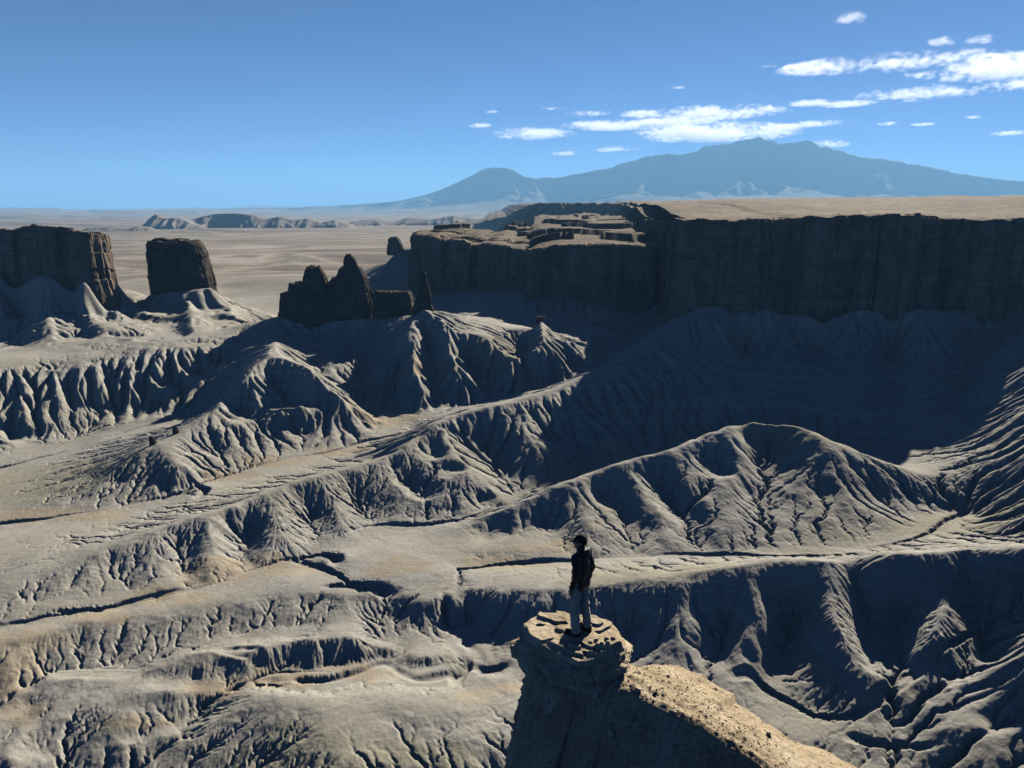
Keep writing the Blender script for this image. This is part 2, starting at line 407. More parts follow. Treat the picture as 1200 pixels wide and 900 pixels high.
# bench at far left
line((-120,450,-104),(0,442,-103),(60,433,-102),(130,426,-101.4),(200,420,-100.3),(262,410,-98.5),(300,400,-96))
line((-120,525,-131),(0,512,-130.5),(60,514,-131.2),(125,500,-129),(190,478,-123.5),(235,468,-119),(260,450,-111.5))
for x in (-40, 18, 60, 92, 112, 150, 182, 215):
    y = 440 - 0.09*x
    line((x, y, -102.4+0.007*x), (x+6, y+26, -112), (x+14, y+52-0.1*x, -121+0.012*x))
for x in (-10, 38, 78, 102, 130, 166, 198):
    y = 442 - 0.09*x
    line((x, y+8, -106.5), (x+4, y+28, -114.5), (x+12, y+54-0.1*x, -122.5+0.016*x))
pts((20,410,-102.5),(90,408,-101.5),(150,405,-100.5),(190,408,-102),(50,412,-96.5),(120,410,-97),(170,400,-94.5),(230,402,-95.5),(-40,408,-98))
line((-60,372,-84),(0,372,-83.5),(55,371,-82.7),(95,368,-82.3),(125,362,-81.5),(150,360,-84.5),(185,370,-88),(225,368,-86.5),(262,366,-87.5))
pts((133,330,-61),(138,338,-68),(150,338,-77),(142,350,-80),(158,362,-87.5),(150,376,-92))
# skirts of the buttes
line((-120,420,-101),(0,412,-97),(100,400,-93.5),(160,395,-92),(215,398,-93),(280,380,-90))
line(ly(-160,318,626),ly(-90,318,620),ly(0,319,624),ly(60,321,616),ly(112,324,620),ly(128,326,640),ly(134,324,680)); line(ly(40,323,617),(55,372,-82.5),(70,398,-92.5)); line(ly(118,327,622),(135,358,-80),(146,392,-91.5)); line(ly(0,322,622),(-10,375,-83.5)); line(ly(90,324,616),(105,366,-81.5),(112,392,-91)); line(ly(-60,322,618),(-55,375,-84))
line((82,352,-78.5),(90,385,-90.5)); line((22,350,-77.5),(30,390,-90.5)); line((125,350,-81),(126,380,-89.5)); line((160,362,-91),(165,380,-92.5))
line(ly(174,344,700),ly(190,345,688),ly(215,344,686),ly(240,342,688),ly(252,339,702)); line(ly(215,346,685),(225,370,-87),(232,395,-92.5)); line((190,350,-83.5),(180,375,-92),(170,392,-93)); line((250,342,-80.5),(275,362,-88),(290,380,-91)); line((205,365,-89.5),(205,390,-95)); line((245,362,-89.5),(258,388,-94.5))
line(ly(326,370,596),ly(345,375,584),ly(380,376,582),ly(420,375,584),ly(440,373,594)); line((350,378,-89),(330,395,-92)); line((400,380,-89),(420,410,-101),(430,450,-115)); line((380,385,-92),(385,420,-103),(400,452,-114)); line((365,395,-98),(370,440,-109.5))
line(ly(440,376,592),ly(468,371,584),ly(486,366,570),ly(497,362,555))
# cone of the spire and its fins
line(ly(497,362,555),(470,400,-89),(440,432,-104),(430,462,-117)); line(ly(497,362,555),(480,410,-92),(490,460,-112.5),(500,476,-119.5)); line(ly(497,362,555),(525,400,-89),(545,440,-105.5),(560,466,-117)); line(ly(497,362,555),(525,372,-79),(560,405,-92),(590,440,-107.5),(600,458,-114))
line((500,395,-91),(508,430,-104.5),(515,470,-118.5)); line((470,418,-99.5),(462,450,-112),(470,474,-120)); line((545,412,-98),(570,446,-110.5),(582,464,-116.5)); line((455,395,-91),(445,420,-102))
line((515,410,-94.5),(530,445,-107.5),(535,470,-118))
# bright teeth in front of the shaded alcove
line((632,374,-79),(625,410,-92),(640,448,-111)); line((632,374,-79),(655,415,-96),(668,440,-108)); line((585,395,-89),(600,430,-101),(612,456,-113)); line((672,396,-89),(690,420,-99.5),(700,428,-104)); 
line((612,400,-94.5),(618,430,-106),(628,455,-113.5)); line((660,395,-94.5),(672,420,-103),(684,436,-108.5)); line((600,458,-114.5),(640,455,-113.5),(690,430,-107.5),(725,405,-101))
pts((600,380,-90),(560,370,-86),(700,385,-98),(740,370,-96),(650,365,-90))
# foot of the middle mesa and the plain behind
xyz((-60,900,-88),(-20,800,-82),(0,700,-80),(60,690,-82),(150,690,-84),(170,600,-88))
xyz((-90,960,-90),(-130,1080,-86),(-188,1240,-72),(-200,1400,-100)); xyz((-270,1180,-116),(-310,1300,-120))
xyz((-120,760,-110),(-180,800,-118),(-260,860,-120),(-330,900,-118),(-420,900,-112),(-560,880,-108),(-700,860,-104))
xyz((-230,620,-107),(-205,680,-113),(-190,760,-117)); xyz((-100,640,-104),(-110,700,-110))
xyz((-330,800,-100),(-350,760,-92)); xyz((-440,760,-88),(-480,800,-98))
xyz((-900,1100,-132),(-600,1100,-130),(-400,1150,-131),(-250,1200,-131),(-100,1500,-136),(-300,1700,-137),(-700,1600,-137),(-1100,1500,-137),(-1500,1400,-137), step=60)
xyz((-450,1300,-124),(-380,1330,-120),(-330,1360,-126)); xyz((-600,1250,-128),(-520,1270,-124),(-470,1260,-130))
xyz((-1200,2200,-139),(-600,2300,-139),(0,2400,-139),(600,2400,-139),(1200,2200,-139), step=150)
# ground hidden under the high mesas, and beyond both sides
xyz((250,620,-74),(400,600,-72),(600,560,-70),(150,800,-82),(300,800,-76),(600,800,-70),(800,600,-66),(500,1200,-90),(100,1200,-100),(900,1200,-90), step=900)
xyz((420,480,-60),(520,430,-52),(650,380,-45),(800,300,-40), step=60)
xyz((330,300,-88),(420,260,-75),(600,200,-60),(260,220,-100),(300,140,-90),(450,80,-75), step=60)
xyz((-500,620,-102),(-620,560,-108),(-600,460,-130),(-450,380,-137),(-420,300,-136),(-380,230,-139),(-320,170,-146),(-250,120,-151),(-600,250,-138),(-800,400,-134), step=60)
xyz((-150,90,-155),(0,80,-156),(100,90,-154),(180,110,-138),(60,130,-148),(0,130,-152),(-100,130,-152),(-200,60,-156),(0,30,-158),(200,40,-140), step=900)

WASHES = [l for l in LINES[WASH0:WASH1]]
# undercut banks and side creeks (course, depth, half width)
CARVES = []; CARVE_D = []; CARVE_W = []
for d_, w_, pl in ((2.3, 1.9, ((343,655),(358,648),(380,646),(396,652),(394,662))), (1.8, 1.7, ((372,692),(410,688),(440,693),(462,703))),
                   (1.1, 1.6, ((252,768),(275,770),(298,773),(306,788))), (1.6, 1.3, ((546,764),(545,780),(536,796),(532,812))),
                   (1.5, 1.3, ((852,806),(880,800),(905,822),(955,848),(1000,856),(1050,834),(1100,806),(1150,780))), (1.6, 1.4, ((985,874),(1040,884),(1100,896))),
                   (2.0, 1.7, ((60,722),(100,716),(125,720))), (1.8, 1.6, ((225,560),(240,568),(232,578))), (1.6, 1.4, ((600,782),(570,786),(548,778)))):
    base_z = lambda x, y: -131.5-8.5*float(np.clip((y-660)/140, -.4, 1.2))
    CARVES.append(np.array([at_z(x, y, base_z(x, y)) for x, y in pl])); CARVE_D.append(d_); CARVE_W.append(w_)
SAMP = np.concatenate(LINES)
# thin duplicates
def dedupe(P, r=2.2):
    keep = []; cells = {}
    for p in P:
        rr = r * max(1.0, p[1] / 300.0)
        k = (int(p[0]//6), int(p[1]//6)); ok = True
        for a in (-1, 0, 1):
            for b in (-1, 0, 1):
                for q in cells.get((k[0]+a, k[1]+b), ()):
                    if (q[0]-p[0])**2 + (q[1]-p[1])**2 < rr*rr: ok = False
        if ok:
            cells.setdefault(k, []).append(p); keep.append(p)
    return np.array(keep)
SAMP = dedupe(SAMP)
def rbf_fit(P, lam=0.6):
    n = len(P); X = P[:, :2] / 100.0
    D = np.hypot(X[:, None, 0]-X[None, :, 0], X[:, None, 1]-X[None, :, 1])
    A = np.zeros((n+1, n+1)); A[:n, :n] = -D + np.eye(n)*lam/100.0; A[:n, n] = 1; A[n, :n] = 1
    b = np.concatenate([P[:, 2], [0]])
    return X, np.linalg.solve(A, b)
RX, RW = rbf_fit(SAMP)
def rbf(x, y):
    sh = x.shape; q = np.stack([x.ravel(), y.ravel()], 1) / 100.0; out = np.empty(len(q))
    n = len(RX)
    for i in range(0, len(q), 20000):
        s = q[i:i+20000]
        D = np.hypot(s[:, None, 0]-RX[None, :, 0], s[:, None, 1]-RX[None, :, 1])
        out[i:i+20000] = -D @ RW[:n] + RW[n]
    return out.reshape(sh)
print('survey points', len(SAMP), time.time()-T0)

# ------------------------------------------------------------------ running water: carve drainage into the surveyed land
def zoom2(a, k):               # smooth upsampling of a regular grid by factor k (cubic b-spline-like)
    return a
def sample(g, x0, y0, dx, x, y):      # cubic (Catmull-Rom) sampling of grid g[row=y, col=x]
    R, C = g.shape
    fx = np.clip((x-x0)/dx, 1.001, C-2.999); fy = np.clip((y-y0)/dx, 1.001, R-2.999)
    ix = fx.astype(np.int64); iy = fy.astype(np.int64); tx = fx-ix; ty = fy-iy
    def w(t): return (-.5*t+t*t-.5*t**3, 1-2.5*t*t+1.5*t**3, .5*t+2*t*t-1.5*t**3, -.5*t*t+.5*t**3)
    wx = w(tx); wy = w(ty); gf = g.ravel(); out = 0
    for b in range(4):
        r = 0; base = (iy-1+b)*C + ix - 1
        for a in range(4): r = r + wx[a]*gf[base+a]
        out = out + wy[b]*r
    return out
def resample(P, ds):
    P = np.asarray(P, float)
    seg = np.hypot(*(P[1:, :2]-P[:-1, :2]).T); s = np.concatenate([[0], np.cumsum(seg)])
    n = max(8, int(s[-1]/ds)); t = np.linspace(0, s[-1], n)
    return np.stack([np.interp(t, s, P[:, k]) for k in range(P.shape[1])], 1), t
def fill(h):                   # priority flood so that every cell drains
    import heapq
    R, C = h.shape; out = h.ravel().tolist(); done = bytearray(R*C); hp = []
    for i in range(R):
        for j in ((0, C-1) if 0 < i < R-1 else range(C)):
            k = i*C+j; done[k] = 1; hp.append((out[k], k))
    heapq.heapify(hp); push = heapq.heappush; pop = heapq.heappop
    while hp:
        z, k = pop(hp); j = k % C; i = k // C
        for n in (k-1, k+1, k-C, k+C, k-C-1, k-C+1, k+C-1, k+C+1):
            if 0 <= n < R*C and not done[n]:
                jn = n % C
                if abs(jn-j) > 1: continue
                done[n] = 1
                if out[n] <= z: out[n] = z + 1e-4
                push(hp, (out[n], n))
    return np.array(out).reshape(R, C)
def erode(h, dx, iters, K, m=0.5, A0=20.0, maxslope=1.5, kd=0.012):
    R, C = h.shape; N = R*C; idx = np.arange(N)
    offs = [(-1,-1),(-1,0),(-1,1),(0,-1),(0,1),(1,-1),(1,0),(1,1)]
    A = None
    for it in range(iters):
        hp = np.pad(h, 1, constant_values=1e9)
        best = np.zeros((R, C)); rc = idx.reshape(R, C).copy(); L = np.full((R, C), dx)
        for di, dj in offs:
            l = dx*math.hypot(di, dj)
            s = (h - hp[1+di:1+di+R, 1+dj:1+dj+C]) / l
            m_ = s > best
            best = np.where(m_, s, best); rc = np.where(m_, (idx.reshape(R, C) + di*C + dj), rc); L = np.where(m_, l, L)
        rc[0, :] = idx[:C]; rc[-1, :] = idx[-C:]; rc[:, 0] = idx.reshape(R, C)[:, 0]; rc[:, -1] = idx.reshape(R, C)[:, -1]
        rc = rc.ravel(); L = L.ravel()
        d = (rc != idx).astype(np.int64); p = rc.copy()
        while True:
            dn = d + d[p]
            pn = p[p]
            if np.array_equal(pn, p): break
            d, p = dn, pn
        order = np.argsort(d, kind='stable'); ds = d[order]
        bounds = np.searchsorted(ds, np.arange(ds[-1]+2))
        A = np.full(N, dx*dx)
        for lv in range(len(bounds)-2, 0, -1):
            c = order[bounds[lv]:bounds[lv+1]]
            np.add.at(A, rc[c], A[c])
        Fk = K * np.maximum(A**m - A0**m, .04*A**m) / L
        hf = h.ravel().copy()
        for lv in range(1, len(bounds)-1):
            c = order[bounds[lv]:bounds[lv+1]]; r = rc[c]; f = Fk[c]
            hf[c] = (hf[c] + f*hf[r]) / (1+f)
        h = hf.reshape(R, C)
        # creep and slope limit
        p2 = np.pad(h, 1, mode='edge')
        lap = p2[:-2, 1:-1]+p2[2:, 1:-1]+p2[1:-1, :-2]+p2[1:-1, 2:]-4*h
        h = h + kd*lap
        for di, dj in ((0,1),(1,0)):
            a = h[:R-di, :C-dj]; b = h[di:, dj:]; df = b-a; ex = np.clip(np.abs(df)-maxslope*dx, 0, None)*0.25*np.sign(df)
            h2 = h.copy(); h2[:R-di, :C-dj] += ex; h2[di:, dj:] -= ex; h = h2
    return h, A.reshape(R, C)

def rills(x, y, gx, gy, wl, seed):
    """fine furrows that run straight down the local slope"""
    cs = wl*1.25
    s = np.hypot(gx, gy) + 1e-6
    sx = -gy/s; sy = gx/s                       # across the slope
    qx = x/cs; qy = y/cs
    xi = np.floor(qx).astype(np.int64); yi = np.floor(qy).astype(np.int64)
    c = np.zeros(x.shape); n = np.zeros(x.shape)
    for a in (-1, 0, 1):
        for b in (-1, 0, 1):
            h = _P[_P[(xi+a+seed) & 511] + ((yi+b) & 511)]
            dx = qx-(xi+a+.5+.4*_G[h, 0]); dy = qy-(yi+b+.5+.4*_G[h, 1])
            w = np.exp(-2.2*(dx*dx+dy*dy))
            ph = (dx*sx+dy*sy)*cs/wl*2*np.pi + 1.6*_G[h, 2]
            c += w*np.cos(ph); n += w*np.sin(ph)
    m = np.hypot(c, n) + 1e-6
    return c/m

def land(x0, x1, y0, y1, dx, iters, K, namp, kd, coarse, flute=(14.0, 2.2), A0=20.0):
    C = int((x1-x0)/dx)+1; R = int((y1-y0)/dx)+1
    cx = np.arange(x0-3*coarse, x1+3*coarse, coarse); cy = np.arange(y0-3*coarse, y1+3*coarse, coarse)
    X, Y = np.meshgrid(cx, cy)
    g = rbf(X, Y)
    x = x0+dx*np.arange(C); y = y0+dx*np.arange(R); X, Y = np.meshgrid(x, y)
    h = sample(g, cx[0], cy[0], coarse, X, Y)
    base = h.copy()
    h = h + namp*fbm(X/9, Y/9, 1.5, o=5) + namp*1.2*fbm(X/27, Y/27, 6.5, o=3) + 0.35*namp*rng.normal(size=h.shape)*0.3
    h = h + 3.5*smooth(380, 450, Y)*fbm(X/38, Y/38, 12.5, o=3)
    gy, gx = np.gradient(sample(blur(g, 1), cx[0], cy[0], coarse, X, Y), dx); sl0 = np.hypot(gx, gy)
    for wl, amp, sd in ((flute[0], flute[1], 21), (flute[0]*.5, flute[1]*.5, 77)):
        r = rills(X, Y, gx, gy, wl, sd)
        h = h - amp*np.interp(Y, [250, 340, 420, 470], [.45, .6, 1.6, 2.2] if coarse < 5.5 else [1, 1, 1, 1])*((1-r)*.5)**1.5*smooth(.13, .5, sl0)*smooth(-.45, .2, fbm(X/70, Y/70, sd*1.1, o=2))
    h = fill(h)
    h, A = erode(h, dx, iters, K, A0=A0, kd=kd)
    bs = blur(base, int(3/dx)+2); gy, gx = np.gradient(bs, dx); sl = np.hypot(gx, gy)
    w = np.maximum(smooth(.09, .22, sl), smooth(math.log(2500), math.log(14000), np.log(A)))
    w = blur(w, 2); h0_ = base + .35*namp*fbm(X/14, Y/14, 6.5, o=4)
    h = h0_ + (h-h0_)*(.12+.88*w)
    if dx < 1:
        for q, W in enumerate(WASHES[:3]+WASHES[4:5]+CARVES):
            Q, t = resample(W, .5); cv = q >= 4; wdt = 1.0 if not cv else CARVE_W[q-4]; dpt = 1.0 if not cv else CARVE_D[q-4]
            am = .35 if cv else 1.0; Q[:, 0] += am*(5.0*fbm(t/22, q*3.3, o=3)+1.2*perlin(t/5, q*2.2)); Q[:, 1] += am*3.0*fbm(t/18, q*5.1+9, o=3); tp = smooth(0, 8, t)*smooth(0, 8, t[-1]-t) if cv else np.ones(len(t))
            dep_ = np.zeros(h.shape)
            for k, (qx, qy) in enumerate(Q[:, :2]):
                j = int((qx-x0)/dx); i = int((qy-y0)/dx); rr = 5 if not cv else 9
                if i < rr+1 or j < rr+1 or i > R-rr-2 or j > C-rr-2: continue
                d = np.hypot(X[i-rr:i+rr+1, j-rr:j+rr+1]-qx, Y[i-rr:i+rr+1, j-rr:j+rr+1]-qy)
                wd = (1.1+.5*math.sin(t[k]/9+q))*wdt
                sl_ = dep_[i-rr:i+rr+1, j-rr:j+rr+1]; np.maximum(sl_, dpt*tp[k]*((.75 if not cv else .95)+(.65 if not cv else .2)*math.sin(t[k]/14))*(1-smooth(wd*.6, wd*1.5, d)), out=sl_)
            h = h - dep_
    print('land', h.shape, time.time()-T0)
    return dict(h=h, A=A, x0=x0, y0=y0, dx=dx, base=base)
NEAR_DX = 0.6
near = land(-400, 400, 120, 640, NEAR_DX, 24, 0.036, 0.8, 0.012, 5.0, (11.0, 1.5), 9.0)
mid = land(-560, 420, 520, 960, 1.5, 22, 0.03, 1.2, 0.015, 6.0, (15.0, 4.5), 60.0)
outer = land(-950, 700, 860, 1700, 3.5, 16, 0.010, 1.5, 0.03, 14.0, (40.0, 3.0), 300.0)

def grid_get(G, key, x, y): return sample(G[key], G['x0'], G['y0'], G['dx'], x, y)
def inside(G, x, y, m):
    x1 = G['x0']+G['dx']*(G['h'].shape[1]-1); y1 = G['y0']+G['dx']*(G['h'].shape[0]-1)
    e = np.minimum(np.minimum(x-G['x0'], x1-x), np.minimum(y-G['y0'], y1-y))
    return smooth(0, m, e)

# far country: a plain with low mesas that fade into the distance
def far_h(x, y):
    d = np.hypot(x, y)
    h = -139 - 20*smooth(2500, 12000, d) - 40*smooth(12000, 45000, d) + 3*fbm(x/600, y/400, 4.2, o=4)
    t = fbm(x/6500+3.1, y/4200+8.8, 2.2, o=5)
    ter = np.floor(np.clip(t*9, 0, 4)) + smooth(.55, 1, np.clip(t*9, 0, 4) % 1)
    h = h + smooth(6500, 11000, d)*ter*26*(1+d/30000)
    t2 = fbm(x/900+1.1, y/700+4.8, 7.2, o=4)
    h = h + smooth(1500, 2600, d)*(1-smooth(4500, 7000, d))*5*np.clip(t2*2.4, 0, 1)
    return h

def build_ground():
    u = np.concatenate([-np.geomspace(3.2, 0.86, 60)[:-1], np.arange(-0.86, 0.8601, 0.00115), np.geomspace(0.86, 3.2, 60)[1:]])
    ys = [14.0]
    while ys[-1] < 60000:
        y = ys[-1]
        if y < 140: d = 2.2
        else: d = max(0.36, y*y/(900*130)*0.5)
        ys.append(y+d)
    ys = np.array(ys)
    U, Y = np.meshgrid(u, ys); X = U*Y
    n0 = np.searchsorted(ys, 2600)
    H = far_h(X, Y)
    x = X[:n0]; y = Y[:n0]
    # surveyed base on a coarse lattice
    cx = np.arange(-2700, 2701, 30.0); cy = np.arange(-60, 2700, 30.0)
    g = rbf(*np.meshgrid(cx, cy))
    b = sample(g, cx[0], cy[0], 30.0, np.clip(x, -2600, 2600), y)
    b = np.clip(b, -165, -20)
    side = 1 - smooth(0, 700, np.maximum(np.abs(x)-1600, 0)) * 1.0
    wf = smooth(1700, 2500, y) 
    wf = np.maximum(wf, 1-side)
    h = b*(1-wf) + H[:n0]*wf
    area = np.zeros(x.shape)
    m = inside(outer, x, y, 60); k = m > 0
    h[k] = h[k]*(1-m[k]) + grid_get(outer, 'h', x[k], y[k])*m[k]
    m = inside(mid, x, y, 60); k = m > 0
    h[k] = h[k]*(1-m[k]) + grid_get(mid, 'h', x[k], y[k])*m[k]
    area[k] = np.log1p(grid_get(mid, 'A', x[k], y[k]).clip(0))*m[k]
    m = inside(near, x, y, 40); k = m > 0
    h[k] = h[k]*(1-m[k]) + grid_get(near, 'h', x[k], y[k])*m[k]
    area[k] = area[k]*(1-m[k]) + np.log1p(grid_get(near, 'A', x[k], y[k]).clip(0))*m[k]
    # fine furrows, each set following the slope left by the one before
    hb = near['h']; hs = blur(hb, 6)
    gyy, gxx = np.gradient(hs, near['dx'])
    k = np.where(m > 0)
    xs, yv = x[k], y[k]; mm = m[k]
    gx = sample(gxx, near['x0'], near['y0'], near['dx'], xs, yv); gy = sample(gyy, near['x0'], near['y0'], near['dx'], xs, yv)
    sl = np.hypot(gx, gy)
    add = np.zeros(xs.shape)
    patch = smooth(-.2, .35, fbm(xs/38, yv/38, 3.3, o=3))
    for wl, amp, sd in ((4.6, .32, 11), (2.3, .30, 57), (1.25, .20, 91)):
        r = rills(xs, yv, gx, gy, wl, sd)
        lod = 1-smooth(wl*160, wl*420, yv)
        cut = ((1-r)*.5)**4
        add -= amp*cut*smooth(.12, .46, sl)*(.12+.88*patch)*lod
    add += .03*fbm(xs/.9, yv/.9, 4.1, o=3)*(1-smooth(260, 420, yv))
    add += .08*fbm(xs/2.6, yv/2.6, 9.1, o=3)
    h[k] += add*mm
    H[:n0] = h
    # patches of tan silt and of olive clay lying on the grey beds
    def patches(lst, sd):
        t = np.zeros(x.shape); wx = 9*fbm(x/16, y/16, sd, o=4); wy = 9*fbm(x/16+50, y/16, sd, o=4)
        for px, py, rx, ry in lst:
            c = at_z(px, py, -131.0); d = np.hypot((x+wx-c[0])/rx, (y+wy-c[1])/ry); t = np.maximum(t, 1-smooth(.55, 1.05, d))
        return t
    TN = np.zeros(H.shape); OL = np.zeros(H.shape)
    TN[:n0] = patches([(250, 668, 20, 9), (190, 692, 20, 7), (120, 712, 14, 6), (30, 738, 16, 10), (10, 765, 14, 8), (340, 664, 15, 7), (300, 656, 14, 6), (470, 666, 16, 7), (590, 664, 24, 6), (650, 645, 18, 5), (330, 547, 26, 10), (270, 560, 16, 8), (400, 538, 20, 9), (250, 776, 13, 6), (330, 768, 16, 6), (425, 758, 14, 6), (20, 792, 12, 6), (150, 806, 14, 4), (575, 784, 9, 4), (680, 572, 24, 16), (720, 556, 16, 10), (40, 592, 26, 9), (120, 598, 20, 7), (450, 505, 30, 16), (500, 480, 22, 16)], 2.7)
    OL[:n0] = patches([(440, 870, 34, 14), (320, 850, 22, 12), (60, 560, 60, 30), (760, 690, 40, 10), (1120, 640, 40, 14), (600, 470, 40, 30), (300, 430, 40, 40), (920, 560, 40, 40)], 8.8)
    SL = np.zeros(H.shape); AR = np.zeros(H.shape); AR[:n0] = area
    SL[k] = sl
    P = np.stack([X, Y, H + ZC], -1)
    me = grid_mesh('ground', P, attrs={'slope_': SL, 'flow_': AR, 'tan_': TN, 'olive_': OL})
    o = link('ground', me, M_ground)
    tag(o, kind='structure')
    print('ground', P.shape, time.time()-T0)
    return o
# ------------------------------------------------------------------ mesas, buttes and spires
def smooth_line(a, n, closed=False):
    for _ in range(n):
        if closed: a = (np.roll(a, 1, 0)+2*a+np.roll(a, -1, 0))/4
        else:
            p = np.concatenate([2*a[:1]-a[1:2], a, 2*a[-1:]-a[-2:-1]]); a = (p[:-2]+2*p[1:-1]+p[2:])/4
    return a
def cliff_relief(s, z, k=1.0, seed=0.0):
    """in and out relief of a sandstone wall: buttresses, slabs, joints and thin ledges"""
    o = 10.0*k*(.35-np.abs(fbm(s/(46*k)+seed, z/(420*k), seed, o=3))*1.9)              # rounded buttresses with sharp recesses
    o = o + 3.6*k*(.4-np.abs(fbm(s/(13*k)+seed*3, z/(260*k), seed+2, o=4, g=.55))*1.8)
    wob = 1.6*k*fbm(s/(9*k), z/(26*k), seed+4, o=4)
    d1, d2, cid = worley((s+wob)/(7.5*k)+seed*7, (z+5*wob)/(95*k), 3)
    o = o + _G[cid, 0]*1.4*k - 1.0*k*(1-smooth(0.0, .10, d2-d1))*smooth(-.3, .4, fbm(s/(20*k), z/(30*k), seed+6, o=2))
    d1, d2, cid = worley((s+wob)/(2.4*k)+seed*5, (z+2*wob)/(13*k), 9)
    o = o + _G[cid, 1]*.40*k
    g = np.clip(fbm(s/(60*k)+seed, seed*2., 1.0, o=2)*2.2-.25, 0, 1)      # a few deep chimneys
    ch = 1-smooth(0, .04, np.abs(perlin(s/(34*k)+seed*11+.25*fbm(z/(40*k), seed, o=2)*.12, seed)))
    o = o - 7.0*k*ch*(.35+g)
    ch2 = 1-smooth(0, .06, np.abs(perlin(s/(12*k)+seed*5+.06*fbm(z/(25*k), seed, 2.0, o=2), seed+2, z/(150*k))))
    o = o - 2.6*k*ch2*smooth(-.1, .3, fbm(s/(25*k), z/(60*k), seed+9, o=2))
    led = perlin(0, z/(9*k)+.35*fbm(s/(40*k), 0, seed), seed+8)
    o = o + 1.5*k*led*smooth(-.35, .25, fbm(s/(30*k), z/(25*k), seed+1, o=2)) + 1.1*k*smooth(-.04, .04, perlin(s/(55*k), z/(16*k)+.3*fbm(s/(22*k), seed, o=3), seed+14)) + .45*k*fbm(s/(1.8*k), z/(3.2*k), seed+3, o=4)
    return o
def mesa(name, rim, ds, dz, back, dists, k=1.0, seed=0.0, batter=.10, rise=None, below=14, side=1, mat=None, cut=None, plan=(0, 70, 0)):
    """rim: list of (x, y, ztop, zbase); the top sheet runs from the rim in the direction back"""
    Q, s = resample(rim, ds)
    xy = smooth_line(Q[:, :2], int(4/ds)+2)
    t = np.gradient(xy, axis=0); t = smooth_line(t, int(10/ds)); t /= np.linalg.norm(t, axis=1)[:, None]
    n = np.stack([t[:, 1], -t[:, 0]], 1)*side
    al = plan[0]*(fbm(s/plan[1]+seed, 3.3, o=4, g=.55)*1.6-.1)*(smooth(505, 590, Q[:, 0]/Q[:, 1]*F+600)); xy = xy + n*al[:, None]
    zt = Q[:, 2] + plan[2]*np.minimum(al, 0) + 3.0*k*fbm(s/(13*k), seed, o=5) 
    d1, d2, cid = worley(s/(6*k), np.full(s.shape, seed)); zt = zt + 1.7*k*_G[cid, 2]*(.4+fbm(s/60, seed+3)) 
    zb = Q[:, 3]-below
    hgt = float((zt-zb).max()); nr = int(hgt/dz)
    rows = []
    for v in np.linspace(0, 1, nr):
        z = zb+(zt-zb)*v
        o = cliff_relief(s, z, k, seed) + batter*(zt-z)
        o = o - 1.2*k*smooth(.93, 1, v)**2
        rows.append(np.column_stack([xy+n*o[:, None], z]))
    top = rows[-1]; sm_top = np.column_stack([smooth_line(top[:, :2], min(2500, int(900/ds))), zt]); zs = smooth_line(zt[:, None], int(60/ds))[:, 0]; zs = smooth_line(zs[:, None], 400)[:, 0]
    bk = np.asarray(back, float)
    if bk.ndim == 1: bk = np.broadcast_to(bk/np.linalg.norm(bk), (len(s), 2))
    for d in dists:
        w_ = min(1, d/22.0)**.7; p = top[:, :2]*(1-w_)+sm_top[:, :2]*w_ - n*min(d, 6)*.5 + bk*(d - min(d, 6)*.5)
        a = min(1, d/3)
        z = zt*(1-w_)+zs*w_ + (rise(d, p) if rise else 0)
        if cut is not None: z = z - 140*smooth(0, 60, d-cut(Q[:, 0]/Q[:, 1]*F+600))
        fd = 1-smooth(25, 90, d)
        bl = np.clip(fbm(p[:, 0]/9, p[:, 1]/9, 2+seed, o=4), -.2, 1)
        d1, d2, cid = worley(p[:, 0]/2.6, p[:, 1]/2.6)
        z = z + a*(k*1.5*bl*(.25+.75*fd) + .5*k*fd*np.clip(_G[cid, 0], 0, 1)*(1-smooth(.2, .45, d1)) + 1.6*fbm(p[:, 0]/45, p[:, 1]/30, seed, o=4)*smooth(3, 30, d))
        rows.append(np.column_stack([p, z]))
    P = np.stack(rows); P[..., 2] += ZC
    me = grid_mesh(name, P, flip=(side < 0))
    return link(name, me, mat or M_mesa)
def multi_grid(name, parts):
    V = []; Fq = []; off = 0
    for P, closed in parts:
        R, C = P.shape[:2]; idx = np.arange(R*C).reshape(R, C)+off
        if closed: q = np.stack([idx[:-1], np.roll(idx, -1, 1)[:-1], np.roll(idx, -1, 1)[1:], idx[1:]], -1)
        else: q = np.stack([idx[:-1, :-1], idx[:-1, 1:], idx[1:, 1:], idx[1:, :-1]], -1)
        V.append(P.reshape(-1, 3)); Fq.append(q.reshape(-1, 4)); off += R*C
    V = np.concatenate(V); q = np.concatenate(Fq); n = len(q)
    me = bpy.data.meshes.new(name)
    me.vertices.add(len(V)); me.vertices.foreach_set('co', np.ascontiguousarray(V.reshape(-1), np.float32))
    me.loops.add(n*4); me.loops.foreach_set('vertex_index', np.ascontiguousarray(q.reshape(-1), np.int32))
    me.polygons.add(n); me.polygons.foreach_set('loop_start', np.arange(0, n*4, 4, dtype=np.int32))
    me.polygons.foreach_set('loop_total', np.full(n, 4, np.int32)); me.polygons.foreach_set('use_smooth', np.full(n, True, bool))
    me.update(calc_edges=True)
    return me
